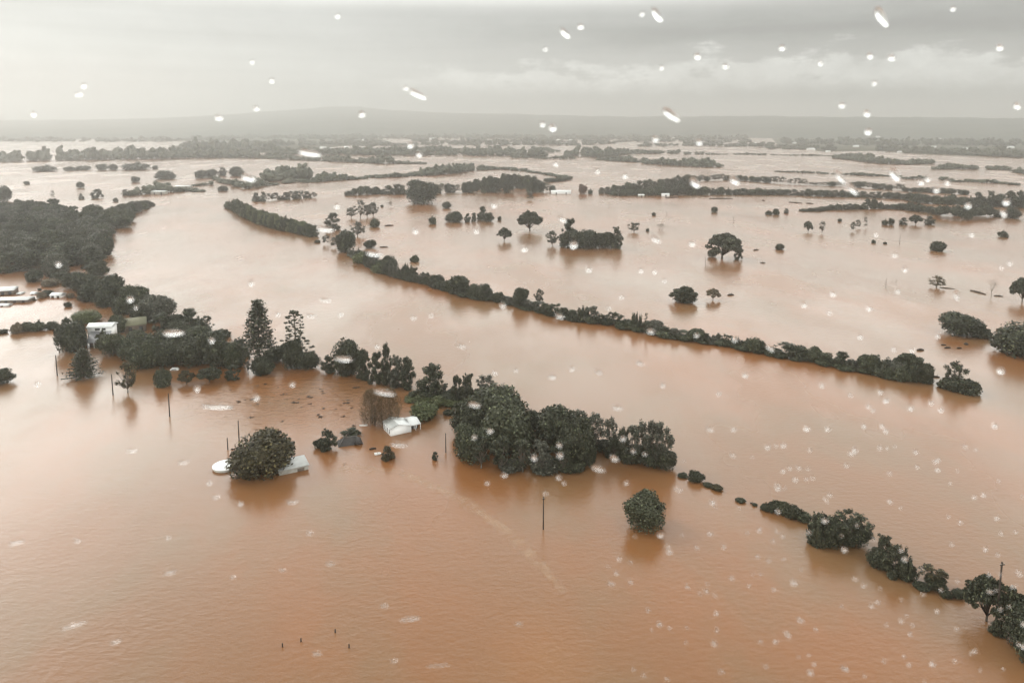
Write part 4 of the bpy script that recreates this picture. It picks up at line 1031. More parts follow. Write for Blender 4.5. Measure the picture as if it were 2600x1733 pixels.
# drowned house: only its tiled hip roof shows
A = G(857, 1137); C2 = G(925, 1127); ux = (C2 - A).normalized(); rz = math.atan2(ux.y, ux.x); w_ = (C2 - A).length
hh_ = place('drowned_house', 'drowned house showing only its dark tiled hip roof', 'house', A, rz)
d_ = w_ * 0.66; rh = 1.75
mb = MB(); mb.add([(0, 0, -.3), (w_, 0, -.3), (w_, d_, -.3), (0, d_, -.3), (w_ * .28, d_ * .5, rh), (w_ * .72, d_ * .5, rh)], [(0, 1, 5, 4), (2, 3, 4, 5)], [(1, 2, 5), (3, 0, 4)])
rf = mb.obj('roof', M['dark_roof'], hh_)
mb = MB()
for a_, b_ in (((w_ * .28, d_ * .5, rh), (w_ * .72, d_ * .5, rh)), ((0, 0, -.3), (w_ * .28, d_ * .5, rh)), ((w_, 0, -.3), (w_ * .72, d_ * .5, rh)), ((w_, d_, -.3), (w_ * .72, d_ * .5, rh)), ((0, d_, -.3), (w_ * .28, d_ * .5, rh))):
    mb.tube([a_, b_], [0.11, 0.11], 5)
mb.obj('ridge_capping', mat('worn_ridge_tiles', (0.17, 0.16, 0.15), 0.9, 0.1, 0.3, 1.0), rf)
mb = MB(); mb.prism([(w_ * .62, 0.4), (w_ * .78, 1.55), (w_ * .94, 0.4)], -0.5, d_ * .5); mb.obj('gable', M['dark_roof'], rf)
mb = MB(); mb.box(w_ * .36, w_ * .41, d_ * .56, d_ * .62, rh - .4, rh + .55); mb.obj('chimney', M['shed'], rf)

# round water tank and grey shed beside the huge tree
p1, p2 = G(541, 1187), G(604, 1185); rt = (p2 - p1).length / 2; ct = (p1 + p2) / 2
tk = place('water_tank', 'round white topped water tank beside the huge dark tree', 'water tank', ct, 0)
n = 40
def disc(mb, r0, z0, r1, z1):
    V = [(math.cos(2 * math.pi * i / n) * r, math.sin(2 * math.pi * i / n) * r, z) for r, z in ((r0, z0), (r1, z1)) for i in range(n)]
    mb.add(V, [(i, (i + 1) % n, n + (i + 1) % n, n + i) for i in range(n)])
mb = MB(); disc(mb, rt * .96, -1.5, rt * .96, 0.62); mb.obj('tank_wall', mat('tank_wall_cream', (0.55, 0.53, 0.47), 0.7, 0.3, 0.25, 1.2), tk)
mb = MB(); disc(mb, rt * 1.02, 0.56, rt * 1.02, 0.70); disc(mb, rt * 1.02, 0.70, rt * .25, 0.98); disc(mb, rt * .25, 0.98, 0.01, 1.0); mb.obj('tank_roof', M['white_roof'], tk)
mb = MB(); mb.tube([(rt * .75, -.3, 0.72), (rt * .75, -.3, 1.0)], [0.28, 0.26], 12); mb.obj('hatch', M['grey_roof'], tk)
A = G(742, 1200); C2 = G(783, 1191); ux = (C2 - A).normalized(); rz = math.atan2(ux.y, ux.x); w_ = (C2 - A).length
sh = place('grey_shed', 'grey flat roofed shed peeping out right of the huge dark tree', 'shed', A - ux * 3.2, rz)
w_ += 3.2
mb = MB(); mb.box(0, w_, 0, 5.2, -1.2, 1.28); mb.obj('wall', M['concrete'], sh)
mb = MB(); mb.prism([(-0.3, 1.28), (5.5, 1.62), (5.5, 1.76), (-0.3, 1.42)], -0.3, w_ + 0.25, 'x'); mb.obj('roof', M['grey_roof'], sh)
mb = MB(); mb.box(w_ * .62, w_ * .86, -0.04, 0.02, -0.3, 0.85); mb.obj('door', M['shed'], sh)

# homestead on the left: upper storey, skirt roof, verandah
A = G(222, 884); C2 = G(270, 882); ux = (C2 - A).normalized(); rz = math.atan2(ux.y, ux.x); w_ = (C2 - A).length
ho = place('homestead', 'white two storey homestead with a grey skirt roof among trees on the left', 'house', A, rz)
d_ = 5.2; sk = hgt(871, A.y); s2 = hgt(842, A.y + d_); up = hgt(828, A.y + d_ + 2)
mb = MB(); mb.box(0.3, w_ - 0.3, 1.2, d_ + 6, -1.2, sk); mb.obj('lower_wall', M['shed'], ho)
mb = MB(); mb.prism([(0, sk), (d_, s2), (d_, s2 + .14), (0, sk + .14)], -0.4, w_ + 0.5, 'x'); mb.obj('skirt_roof', mat('bluish_sheet_roof', (0.40, 0.40, 0.42), 0.5, 0.4, 0.12, 0.4), ho)
mb = MB(); mb.box(-1.6, w_ + 0.4, d_ + 0.004, d_ + 6, sk, up); mb.obj('upper_wall', M['white'], ho)
for x_, ww in ((w_ * 0.18, 1.9), (w_ * 0.60, 1.1)):
    mb = MB(); mb.box(x_, x_ + ww, d_ - 0.05, d_ + 0.02, s2 + 0.5, up - 0.45); wn = mb.obj('window', M['glass'], ho)
    mb = MB(); mb.box(x_ - .1, x_ + ww + .1, d_ - 0.08, d_ + 0.01, s2 + 0.38, s2 + 0.5); mb.obj('sill', M['paint'], wn)
mb = MB(); mb.prism([(d_ - 0.5, up), (d_ + 3, up + 1.1), (d_ + 6.5, up), (d_ + 6.5, up + .12), (d_ + 3, up + 1.22), (d_ - 0.5, up + .12)], -2.0, w_ + 0.9, 'x'); mb.obj('roof', M['white_roof'], ho)
mb = MB(); mb.box(w_ * .66, w_ * .9, 1.12, 1.198, -0.6, sk - 0.3); mb.obj('door', M['paint'], ho)
for q in (0.02, 0.35, 0.62, 0.98):
    mb = MB(); mb.box(w_ * q - .06, w_ * q + .06, 0.05, 0.17, -1.2, sk); mb.obj('post', M['paint'], ho)


def shed(name, label, x0, x1, base, top, dep, wallm, roofm, pitch=0.9, cat='shed', group=None, tilt=0.0, doors=2):
    A, C2 = G(x0, base), G(x1, base + tilt); ux = (C2 - A).normalized(); rz = math.atan2(ux.y, ux.x); w_ = (C2 - A).length
    e = place(name, label, cat, A, rz, group); h = max(0.8, hgt(top, A.y + dep * 0.5)); ev = max(0.5, h - pitch)
    mb = MB(); mb.prism([(0, -1), (dep, -1), (dep, ev), (dep / 2, h), (0, ev)], 0, w_, 'x'); mb.obj('wall', wallm, e)
    mb = MB(); s_ = (h - ev) / (dep / 2); z0 = ev - 0.3 * s_ + 0.01
    mb.prism([(-0.3, z0), (dep / 2, h + 0.01), (dep + 0.3, z0), (dep + 0.3, z0 + .12), (dep / 2, h + .13), (-0.3, z0 + .12)], -0.3, w_ + 0.3, 'x'); mb.obj('roof', roofm, e)
    for k in range(doors):
        f = (k + 0.5) / doors
        mb = MB(); mb.box(w_ * f - 0.7, w_ * f + 0.7, -0.03, 0.02, -0.3, ev * 0.75); mb.obj('door', M['glass'], e)
    return e

shed('long_shed', 'upper of two long sheds with white roofs cut by the left edge', -40, 35, 753, 731, 9, M['shed'], M['white_roof'], 1.2, tilt=-5, doors=4)
shed('long_shed', 'lower of two long sheds with white roofs cut by the left edge', -40, 70, 770, 755, 7, M['shed'], M['white_roof'], 0.8, tilt=-2, doors=5)
shed('cabin', 'white roofed hut beside dark bushes in the flooded yard', 127, 154, 756, 743, 5, M['white'], M['white_roof'], 0.8, 'hut')
shed('cabin', 'brown roofed hut in the flooded yard below the dense wood', 140, 166, 715, 703, 6, M['shed'], M['concrete'], 0.8, 'hut')
shed('cabin', 'tiny white hut near the long sheds', 42, 51, 748, 742, 4, M['white'], M['white_roof'], 0.5, 'hut', doors=1)
shed('cabin', 'small white hut between the long sheds and the bushes', 77, 87, 748, 741, 4, M['white'], M['white_roof'], 0.5, 'hut', doors=1)
shed('cabin', 'white boat shed roof at the left edge below the long sheds', -10, 18, 778, 771, 4, M['white'], M['white_roof'], 0.5, 'hut', doors=1)
shed('white_house', 'white house peeping out of the dense dark wood', 103, 125, 662, 641, 7, M['white'], M['white_roof'], 1.2, 'house')
shed('green_shed', 'shed with an olive green roof between the garden belt and the bank trees', 318, 372, 846, 808, 9, M['shed'], M['green_roof'], 2.2, tilt=-6)
shed('grey_hut', 'small grey roofed hut at the left corner of the big grove', 1164, 1186, 1157, 1143, 3.5, M['concrete'], M['grey_roof'], 0.5, 'hut', doors=1)
shed('long_shed', 'long white shed on the far bank beside the reddish tree', 1400, 1450, 493, 483, 14, M['white'], M['white_roof'], 1.5)
shed('long_shed', 'white roofed shed in the trees of the wooded point', 1660, 1688, 487, 475, 10, M['concrete'], M['white_roof'], 1.0)
shed('cabin', 'low grey hut at the water edge of the wooded point', 1622, 1636, 500, 493, 7, M['concrete'], M['white_roof'], 0.8, 'hut', doors=1)
shed('cabin', 'pale hut right of the low grey hut at the wooded point', 1682, 1700, 499, 491, 7, M['white'], M['white_roof'], 0.8, 'hut', doors=1)
shed('long_shed', 'white roof in front of the tall pale block of trees', 738, 762, 452, 443, 12, M['shed'], M['white_roof'], 1.0)
shed('long_shed', 'first white roof of the hazy flooded yard on the left', 362, 384, 486, 477, 10, M['concrete'], M['white_roof'], 0.8)
shed('long_shed', 'longest white roof of the hazy flooded yard on the left', 383, 418, 494, 484, 9, M['concrete'], M['white_roof'], 0.9)
shed('long_shed', 'low white roof at the right of the hazy flooded yard', 444, 482, 478, 471, 9, M['concrete'], M['white_roof'], 0.6)
shed('cabin', 'tiny white hut on the S shaped wooded bank', 1110, 1119, 438, 430, 10, M['white'], M['white_roof'], 0.8, 'hut', doors=1)

# the town's houses on the far dry land: one built, the rest copied
def far_house():
    e = bpy.data.objects.new('far_house', None); COL.objects.link(e)
    mb = MB(); mb.prism([(0, -1), (9, -1), (9, 3), (4.5, 5.2), (0, 3)], -7, 7, 'x'); mb.obj('wall', M['white'], e)
    mb = MB(); mb.prism([(-.5, 2.78), (4.5, 5.22), (9.5, 2.78), (9.5, 2.95), (4.5, 5.4), (-.5, 2.95)], -7.5, 7.5, 'x'); mb.obj('roof', M['white_roof'], e)
    return e
fh0 = None
for x, y, k in [(2019, 365, 1.1), (2062, 383, 1.6), (2103, 387, 0.9), (2175, 374, 1.3), (2157, 394, .7), (2183, 395, .7), (2270, 365, 1.0), (2287, 388, .9), (2290, 351, 1.6), (2230, 352, 1.3), (2372, 375, 1.1),
                (2386, 354, 1.3), (2453, 380, 1.1), (2477, 382, 1.6), (2569, 377, 1.4), (2591, 393, 1.0), (2520, 386, .8), (2330, 381, .8), (2420, 368, .9), (2245, 376, .8), (2540, 366, .9),
                (1695, 351, 1.6), (1714, 353, 1.2), (1352, 356, 1.5), (1419, 358, 1.3), (1449, 358, 1.2), (1916, 366, 1.2), (1930, 366, 1.0), (1097, 355, 1.7), (879, 376, 1.1), (818, 379, 1.5), (841, 378, .7), (998, 350, 1.8), (926, 358, 1.6)]:
    if fh0 is None: e = fh0 = far_house()
    else:
        e = fh0.copy(); COL.objects.link(e)
        for ch in list(fh0.children):
            c_ = ch.copy(); COL.objects.link(c_); c_.parent = e
    p = G(x, y); e.location = (p.x, p.y, 0.6 if y > 352 else 8); e.rotation_euler = (0, 0, random.uniform(-.3, .3)); e.scale = (k, k, k)
    if x > 1960: set_tags(e, 'tiny white house on the wooded dry land at the right', 'house', 'far houses on the right')
    elif x > 1300: set_tags(e, 'tiny white house by the drowned far paddocks', 'house', 'far houses in the middle')
    else: set_tags(e, 'tiny pale house below the misty middle hill', 'house', 'far houses below the middle hill')

# ------------------------------------------------------------------ poles, posts and floating things
def pole(x, base, top, label, arm=1.0, r=0.16, lean=0.0):
    g = G(x, base); h = hgt(top, g.y)
    e = place('power_pole', label, 'power pole', g, random.uniform(-.4, .4))
    mb = MB(); mb.tube([(0, 0, -1.5), (lean * .5, 0, h * .5), (lean, 0, h)], [r, r * .9, r * .75], 7); mb.obj('shaft', M['pole'], e, True)
    if arm:
        mb = MB(); mb.box(lean - arm, lean + arm, -.16, -.04, h - .55, h - .40); a_ = mb.obj('crossarm', M['pole'], e)
        mb = MB()
        for q in (-.85, -.3, .3, .85): mb.tube([(lean + arm * q, -.10, h - .40), (lean + arm * q, -.10, h - .24)], [.05, .035], 6)
        mb.obj('insulator', M['concrete'], a_)

for q in [
    (145.5, 953, 901, 'leaning pole left of the lone conifer', 0, .20, 0), (150.5, 895, 872, 'short pole in front of the large homestead tree', 0, .16),
    (287, 1002, 950, 'pole left of the leaning olive tree', 0, .20), (431, 1057, 998, 'tall pole in open water below the garden belt', 0, .20),
    (607.5, 1126, 1067, 'tall pole just behind the huge dark tree', 0, .18), (578.5, 1141, 1111, 'short stout post left of the huge dark tree', 0, .17),
    (623, 1118, 1104, 'pole top showing above the huge dark tree', 0, .14), (1132, 1148, 1099, 'pole between the white house and the big grove', 0, .15),
    (1379.5, 1343, 1260, 'tallest pole alone in the near open water', .28, .16), (2528, 1598, 1426, 'dark pole among the layered trees in the right corner', .5, .20, 0),
    (1692.5, 546, 532, 'thin distant pole above the bare twiggy bush', 0, .16), (1862, 566, 549, 'thin distant pole above the umbrella tree', 0, .16), (1546, 527, 513, 'thin distant pole above the large dark grove', 0, .16),
    (2284, 621, 597, 'thin distant pole right of the two tiny dark bushes', 0, .16), (2249, 731, 707, 'thin pole left of the tiny bare tree far right', 0, .14), (1416, 509, 498, 'faint distant pole below the long white far shed', 0, .16),
    (1791, 676, 648, 'thin stake at the left foot of the umbrella tree', 0, .13)]: pole(*q)

for i, (x, y, d_) in enumerate([(717, 1641, 'leftmost'), (764, 1628, 'second from left'), (851, 1605, 'farthest out'), (886, 1643, 'rightmost')]):
    g = G(x, y); mb = MB(); h = 0.62; mb.tube([(0, 0, -.8), (0.02, 0.02, h * .6), (0.03, 0.0, h)], [.13, .12, .11], 8); mb.box(-.05, .12, -.1, .1, h, h + .06)
    o = mb.obj('fence_post', M['pole']); o.location = g
    set_tags(o, f'dark post top in the near water, {d_} of the four', 'fence post', 'four post tops in the near water')


def log(x0, y0, x1, y1, r, label, m='pole', branch=True):
    a, b_ = G(x0, y0), G(x1, y1); c_ = (a + b_) / 2; mb = MB(); a -= c_; b_ -= c_; z = Vector((0, 0, r * .35))
    mb.tube([a + z, a.lerp(b_, .5) + z + Vector((0, .15, .1)), b_ + z], [r * .7, r, r * .5], 6)
    if branch:
        q = a.lerp(b_, .6); mb.tube([q + z, q + Vector((.4, .5, r * 2.5))], [r * .4, r * .12], 4)
        q = a.lerp(b_, .3); mb.tube([q + z, q + Vector((-.3, .3, r * 2.2))], [r * .35, r * .1], 4)
    o = mb.obj('floating_log', M[m]); o.location = c_; set_tags(o, label, 'log')

log(2464, 738, 2503, 748, .55, 'driftwood log left of the upright bare tree'); log(2524, 751, 2547, 753, .4, 'driftwood log right of the upright bare tree')
log(2386, 730, 2424, 734, .3, 'thin driftwood line right of the pale half bare tree'); log(938, 1141, 955, 1139, .35, 'dark log floating right of the tiled hip roof', 'pole', False)
log(977, 574, 999, 573, .8, 'dark floating log right of the domed bush', 'pole', False); log(964, 628, 985, 628, .6, 'dark floating log behind the left end of the levee', 'pole', False)
log(1913, 636, 1926, 635, .6, 'short dark log right of the umbrella tree'); log(1931, 668, 1943, 668, .5, 'small dark log in open water right of the umbrella tree', 'pole', False)
log(1848, 750, 1863, 749, .6, 'squat log right of the flat topped open tree'); log(2390, 876, 2402, 877, .4, 'short log below the large dark spreading tree', 'pole', False)
log(2399, 884, 2413, 883, .45, 'second short log below the large dark spreading tree', 'pole', False); log(2430, 885, 2441, 884, .4, 'third short log below the large dark spreading tree', 'pole', False)
log(2530, 837, 2545, 837, .5, 'dark log left of the massive edge tree', 'pole', False); log(2329, 890, 2345, 889, .6, 'thick log above the right end of the levee', 'pole', False)
log(2368, 957, 2386, 958, .4, 'dark log at the right end of the levee'); log(2449, 875, 2458, 875, .7, 'blunt dark log under the large dark spreading tree', 'pole', False)
log(2003, 514, 2037, 517, .9, 'longest of the dark drift lines left of the low spit', 'pole', False); log(2047, 517, 2065, 518, .9, 'short dark drift line left of the low spit', 'pole', False)
log(1935, 509, 1942, 510, .8, 'drift line right of the small round bush', 'pole', False); log(1800, 505, 1860, 505, .9, 'long dark drift line below the solid tree row', 'pole', False)
log(1690, 503, 1724, 502, .9, 'pale drift line below the wooded point', 'pole', False); log(670, 976, 677, 976, .3, 'small dark log off the garden belt', 'pole', False)
log(586, 1141, 594, 1141, .22, 'short dark plank beside the stout post', 'pole', False); log(1806, 1240, 1832, 1250, .16, 'tangled driftwood below the low olive clump'); log(1905, 1277, 1912, 1280, .2, 'dark floating branch before the low spit')

DB = []
for k in range(3):
    mb = MB(); rr = random.Random(k)
    for i in range(4):
        x_, y_ = rr.uniform(-.5, .5), rr.uniform(-.35, .35); an = rr.uniform(0, 3.1); l_ = rr.uniform(.25, .7)
        mb.tube([(x_ - math.cos(an) * l_, y_ - math.sin(an) * l_, .02), (x_, y_, .07), (x_ + math.cos(an) * l_, y_ + math.sin(an) * l_, .03)], [.05, .08, .03], 5)
    for i in range(5):
        x_, y_ = rr.uniform(-.5, .5), rr.uniform(-.4, .4); mb.tube([(x_, y_, -.02), (x_ + .1, y_, .05)], [.16, .10], 6)
    DB.append(mb.mesh('drift_branch', M['pole']))
rr = random.Random(11)
for k in range(46):
    x = rr.gauss(800, 120); y = rr.gauss(1015, 28)
    if y < 960 or (900 < x < 1040 and y > 1000): continue
    o = bpy.data.objects.new('drift_branch', DB[k % 3]); COL.objects.link(o); o.location = G(x, y); o.rotation_euler = (0, 0, rr.uniform(0, 6.28)); q = rr.uniform(.5, 1.5); o.scale = (q * 1.3, q, q)
    set_tags(o, 'small clot of brown drift branches in the eddies beyond the huge dark tree', 'branch', 'drift branches in the eddies')

# small boat and the white fence stub by the brown trees
A = G(959, 1153); e = place('dinghy', 'small white dinghy beside the olive shrub', 'boat', A, 0.25)
mb = MB(); P = [(-.95, .28), (-.8, .42), (.5, .42), (1.0, 0), (.5, -.42), (-.8, -.42), (-.95, -.28)]; n_ = len(P)
mb.add([(x * .8, y * .7, -.1) for x, y in P] + [(x, y, .42) for x, y in P] + [(x * .9, y * .85, .42) for x, y in P] + [(x * .8, y * .7, .15) for x, y in P],
       [(k_ * n_ + i, k_ * n_ + (i + 1) % n_, (k_ + 1) * n_ + (i + 1) % n_, (k_ + 1) * n_ + i) for k_ in range(3) for i in range(n_)], [(3 * n_, 3 * n_ + i, 3 * n_ + i + 1) for i in range(1, n_ - 1)])
mb.obj('hull', M['paint'], e)
mb = MB(); mb.box(-.15, .15, -.34, .34, .27, .33); mb.obj('seat', M['concrete'], e)
A = G(913, 1082); e = place('garden_fence', 'short white paling fence under the brown leafless trees', 'fence', A, 0.12)
mb = MB()
for k in range(16): mb.box(k * .15, k * .15 + .1, -.02, .02, -.5, .55)
mb.obj('palings', M['paint'], e)
mb = MB(); mb.box(-.05, 2.4, .022, .07, .35, .42); mb.obj('rail', M['paint'], e)
A = G(443, 938); e = place('car', 'white car roof showing among the bushes below the garden belt', 'car', A, 0.1)
mb = MB(); mb.prism([(-1.5, -.9), (1.7, -.9), (1.6, .0), (1.05, .62), (-.9, .66), (-1.45, .05)], -.75, .75); mb.obj('body', M['paint'], e)
mb = MB(); mb.prism([(-.95, .12), (1.15, .12), (.9, .5), (-.8, .52)], -.765, -.752); mb.obj('window', M['glass'], e)

# pale line of scum where two currents meet
SC = [(860, 1188), (930, 1190), (985, 1193), (1030, 1203), (1080, 1225), (1130, 1248), (1180, 1272), (1230, 1305), (1280, 1345), (1330, 1390), (1375, 1435), (1410, 1475), (1430, 1505)]
sm = bpy.data.materials.new('river_scum'); sm.use_nodes = True; t = sm.node_tree; b = t.nodes['Principled BSDF']
b.inputs['Base Color'].default_value = (0.50, 0.34, 0.22, 1); b.inputs['Roughness'].default_value = 0.5
tcn = t.nodes.new('ShaderNodeTexCoord'); uv = t.nodes.new('ShaderNodeUVMap')
f = noise(t, tcn.outputs['Object'], 0.45, 6, 0.7); f2 = noise(t, tcn.outputs['Object'], 0.10, 3, 0.6)
sp = t.nodes.new('ShaderNodeSeparateXYZ'); t.links.new(tcn.outputs['UV'], sp.inputs[0]); vv = X(t, sp.outputs[1])
edge = (vv - 0.5).f('ABSOLUTE').ss(0.5, 0.1)
t.links.new(((f + f2 * 0.6).ss(0.60, 1.2) * edge * 0.5).k, b.inputs['Alpha'])
Vs, Qs, UV = [], [], []
for i, (x, y) in enumerate(SC):
    g = G(x, y); h = G(*SC[min(i + 1, len(SC) - 1)]) - G(*SC[max(i - 1, 0)]); nrm = Vector((-h.y, h.x, 0)).normalized(); wd = (4.6 + 1.2 * math.sin(i * 2.3)) * (1 if i < 11 else 0.5)
    for k in (-1, 1): Vs.append((g.x + nrm.x * wd * k * .5, g.y + nrm.y * wd * k * .5, 0.02)); UV.append((i / len(SC), (k + 1) / 2))
    if i: Qs.append((2 * i - 2, 2 * i - 1, 2 * i + 1, 2 * i))
me = mesh_np('scum_line', Vs, Qs, None, sm); ul = me.uv_layers.new(name='UVMap')
for l in me.loops: ul.data[l.index].uv = UV[l.vertex_index]
o = bpy.data.objects.new('scum_line', me); COL.objects.link(o); set_tags(o, 'pale curving line of scum on the near water', 'scum', None, 'stuff')

# ------------------------------------------------------------------ raindrops clinging to the outside of the aircraft window, half a metre from the lens
dm = bpy.data.materials.new('rain_water'); dm.use_nodes = True; t = dm.node_tree; t.nodes.clear()
gb = t.nodes.new('ShaderNodeBsdfGlass'); gb.inputs['IOR'].default_value = 1.33; gb.inputs['Roughness'].default_value = 0.0
ou = t.nodes.new('ShaderNodeOutputMaterial'); t.links.new(gb.outputs[0], ou.inputs['Surface'])


def drop_mesh(seed):
    rg = np.random.default_rng(seed); na, nr = 20, 6; V = [(0, 0, 0.62)]; Q, T = [], []
    wob = 1 + 0.07 * np.sin(np.arange(na) * 2 * math.pi / na * 2 + rg.uniform(0, 6)) + 0.05 * np.sin(np.arange(na) * 2 * math.pi / na * 3 + rg.uniform(0, 6))
    for r in range(1, nr + 1):
        ph = r / nr * math.pi / 2
        for a in range(na):
            th = 2 * math.pi * a / na; V.append((math.cos(th) * math.sin(ph) * wob[a], math.sin(th) * math.sin(ph) * wob[a], 0.62 * math.cos(ph)))
    V.append((0, 0, -0.01)); e = len(V) - 1
    for a in range(na):
        T.append((0, 1 + a, 1 + (a + 1) % na)); o_ = 1 + (nr - 1) * na; T.append((e, o_ + (a + 1) % na, o_ + a))
        for r in range(nr - 1):
            b0 = 1 + r * na; Q.append((b0 + a, b0 + na + a, b0 + na + (a + 1) % na, b0 + (a + 1) % na))
    return mesh_np('raindrop', V, Q, T, dm, True)


DM = [drop_mesh(k) for k in range(4)]
PANE = 0.5
from mathutils import Matrix
FW = Vector((0, math.cos(PITCH), -math.sin(PITCH))); UPV = Vector((0, math.sin(PITCH), math.cos(PITCH))); RT = Vector((1, 0, 0))


def drop(x, y, ln, wd=None, ang=0.0):
    wd = wd or ln; k = PANE / FPX * 0.45; a = math.radians(-ang)
    ex = RT * math.cos(a) + UPV * math.sin(a); ey = UPV * math.cos(a) - RT * math.sin(a)
    streak = ln > wd * 1.6
    o = bpy.data.objects.new('raindrop', DM[random.randrange(4)]); COL.objects.link(o)
    p = Vector((0, 0, CAM_H)) + ray(x, y) * PANE
    m = Matrix((ex * ln * k, ey * wd * k, -FW * -1 * wd * k)).transposed().to_4x4(); m.translation = p; o.matrix_world = m
    if streak: set_tags(o, 'slanting streak of rain water smeared on the aircraft window', 'raindrop', 'rain streaks on the window')
    else: set_tags(o, 'small round raindrop clinging to the aircraft window', 'raindrop', 'raindrops on the window')


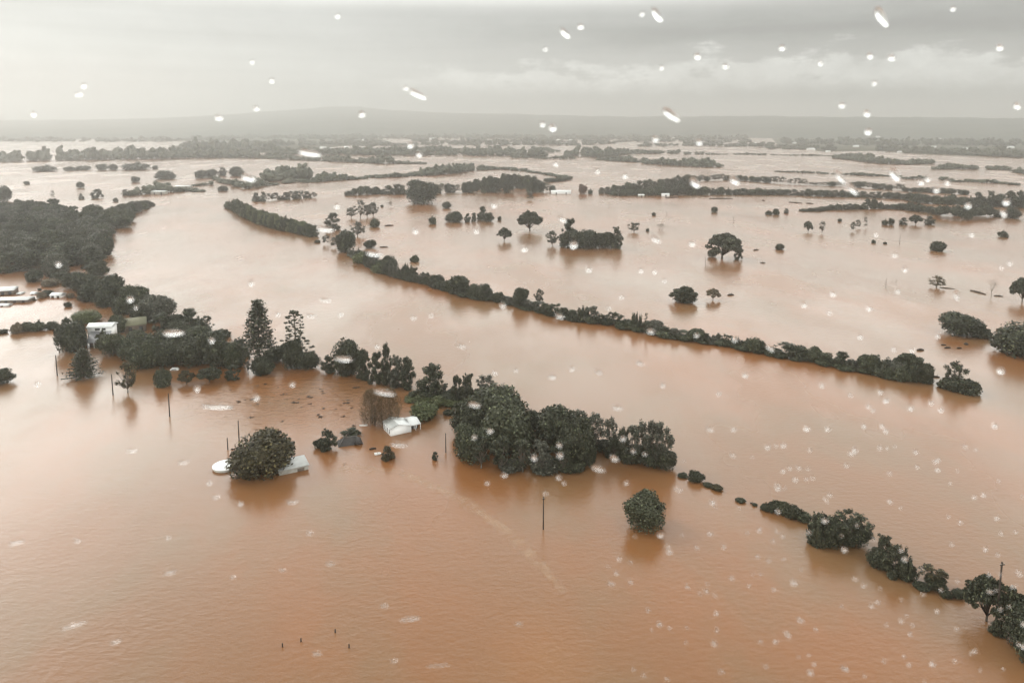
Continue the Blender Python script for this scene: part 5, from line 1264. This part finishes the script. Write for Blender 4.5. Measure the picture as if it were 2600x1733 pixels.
for q in [(1668, 38, 46, 18, 55), (2238, 42, 66, 24, 60), (1434, 84, 36, 14, 45), (1060, 239, 50, 17, 28), (1703, 290, 56, 22, 40), (1630, 36, 12), (1474, 68, 16), (1030, 224, 16, 9, 10),
          (785, 388, 62, 17, 10), (630, 451, 44, 16, 20), (1764, 463, 36, 19, 45), (1865, 458, 32, 18, 40), (2133, 448, 44, 17, 55), (2165, 480, 40, 16, 45), (2272, 440, 44, 22, 60),
          (1428, 555, 28, 12, 35), (1457, 622, 20), (1664, 606, 34, 13, 30), (1757, 617, 17), (826, 581, 46, 16, 10), (950, 643, 46, 16, 12), (827, 761, 32, 10, 8), (1172, 878, 28, 9, 15), (790, 801, 26, 9, 6),
          (1276, 775, 18, 12, 0), (1420, 803, 22, 12, 20), (1652, 841, 20, 13, 25), (1955, 882, 26, 14, 40), (1769, 851, 11), (1866, 862, 12), (2042, 773, 14), (2184, 854, 14), (2107, 793, 10),
          (1986, 122, 16), (1771, 143, 18), (1842, 168, 16), (2209, 142, 16), (2264, 147, 18), (2083, 161, 12), (2220, 211, 13), (2138, 267, 16), (2201, 288, 18), (2205, 334, 18), (2539, 121, 18), (2583, 269, 18),
          (2420, 23, 13), (1385, 125, 10), (1680, 172, 12), (1403, 324, 20), (1377, 315, 14), (1664, 353, 16), (1775, 361, 16), (918, 290, 16), (555, 299, 22, 14, 10), (650, 275, 16, 11, 0), (212, 218, 14), (200, 240, 22, 9, 5), (85, 290, 14), (640, 158, 10), (690, 205, 12), (857, 41, 12),
          (2224, 594, 11), (2272, 647, 13), (2297, 683, 14), (2279, 738, 13), (2429, 748, 28, 14, 80), (2469, 595, 12), (2543, 678, 10), (2564, 668, 12), (2116, 745, 15), (2208, 782, 13), (2382, 853, 11), (2316, 888, 13), (2270, 886, 11), (2542, 941, 18), (2556, 513, 18), (2459, 522, 16), (2548, 540, 22, 14, 50),
          (2338, 462, 16), (2356, 454, 14), (2405, 463, 14), (2378, 482, 16), (1255, 521, 14), (1517, 434, 12), (1587, 446, 14), (1411, 416, 13), (1041, 368, 16), (1063, 392, 14), (855, 523, 14), (1055, 586, 16), (1210, 586, 13), (1332, 631, 16), (1495, 683, 15), (1627, 686, 12), (1578, 753, 12), (1662, 688, 13), (1687, 711, 11), (1545, 780, 10),
          (1892, 951, 14), (2087, 978, 12), (2159, 1002, 11, 8, 20), (2250, 1016, 14), (2237, 995, 11), (2205, 1030, 12), (2216, 1041, 9), (1825, 999, 10), (1863, 1089, 12), (1801, 1088, 24, 11, 30), (2050, 1087, 14), (2103, 1088, 12), (2194, 1080, 12), (2240, 1081, 10), (2249, 1093, 12), (1950, 1134, 12), (1990, 1130, 12), (2057, 1141, 9), (2171, 1142, 13), (2527, 1080, 14), (2390, 1040, 12), (2313, 1035, 14), (2365, 1022, 11),
          (1567, 1034, 26, 12, 20), (1405, 955, 13), (1452, 935, 11), (1520, 943, 22, 10, 25), (1624, 921, 22, 10, 25), (1397, 956, 11), (1683, 977, 12), (1310, 938, 10), (1256, 946, 11), (1204, 1027, 34, 13, 15), (975, 996, 60, 14, 12), (550, 1030, 95, 14, 2), (873, 911, 50, 14, 2), (440, 845, 60, 16, 0), (1011, 1128, 46, 13, 5), (335, 1143, 32, 9, -8), (465, 1172, 34, 9, -8), (743, 1273, 32, 9, -5), (1518, 1189, 42, 12, 15), (1560, 1163, 26, 13, 25), (1582, 1113, 12), (1418, 1212, 11), (1432, 1226, 9), (1384, 1252, 9), (1590, 1226, 10), (1722, 1242, 22, 10, 25), (1237, 1226, 9), (1244, 1094, 13), (1204, 1110, 11), (1420, 1130, 12), (1422, 1156, 14), (1356, 1162, 14), (1280, 1206, 12),
          (650, 1010, 16), (537, 864, 14), (742, 976, 12), (330, 760, 16), (345, 781, 9), (148, 671, 14), (637, 718, 14), (706, 796, 11), (865, 797, 12), (1050, 806, 12), (1095, 800, 11), (957, 878, 11), (500, 987, 14), (95, 973, 14),
          (42, 1376, 46, 9, -10), (430, 1452, 38, 10, -8), (187, 1586, 74, 10, -15), (292, 1628, 34, 9, -15), (1041, 1570, 60, 11, -8), (804, 1658, 26, 8, -5), (1110, 1688, 64, 6, -4), (785, 1352, 16, 8, 0), (838, 1430, 26, 8, -5), (975, 1536, 22, 8, -4), (1000, 1677, 18, 8, -5), (195, 1372, 16, 8, 0), (425, 1364, 13, 7, 0), (590, 1464, 14, 7, 0), (717, 1446, 14, 7, 0), (1317, 1582, 20, 8, -5), (548, 1261, 22, 9, -5), (531, 1225, 12), (610, 1278, 12), (1700, 1400, 12), (1572, 1418, 11, 8, 0)]:
    drop(*q)
rd = random.Random(5)
for k in range(170):
    x = 1500 + 1100 * rd.random() ** 0.7; y = 1130 + 600 * rd.random()
    if x < 1900 and y < 1350 and rd.random() < 0.6: continue
    d_ = rd.uniform(5, 11) if rd.random() < 0.85 else rd.uniform(11, 15); st_ = rd.random() < 0.12
    drop(x, y, d_ * (2.2 if st_ else rd.uniform(1, 1.3)), d_ * 0.9, rd.uniform(20, 38))

# ------------------------------------------------------------------ haze
hm = bpy.data.materials.new('rainy_air'); hm.use_nodes = True; t = hm.node_tree; t.nodes.clear()
vo = t.nodes.new('ShaderNodeVolumePrincipled'); vo.inputs['Color'].default_value = (0.52, 0.515, 0.50, 1)
vo.inputs['Density'].default_value = 0.00026; vo.inputs['Anisotropy'].default_value = 0.7
ou = t.nodes.new('ShaderNodeOutputMaterial'); t.links.new(vo.outputs[0], ou.inputs['Volume'])
mb = MB(); mb.box(-L - 50, L + 50, -650, 2 * L - 500, -4, 315)
set_tags(mb.obj('haze', hm), 'pale rain haze filling the valley air', 'haze', None, 'stuff')
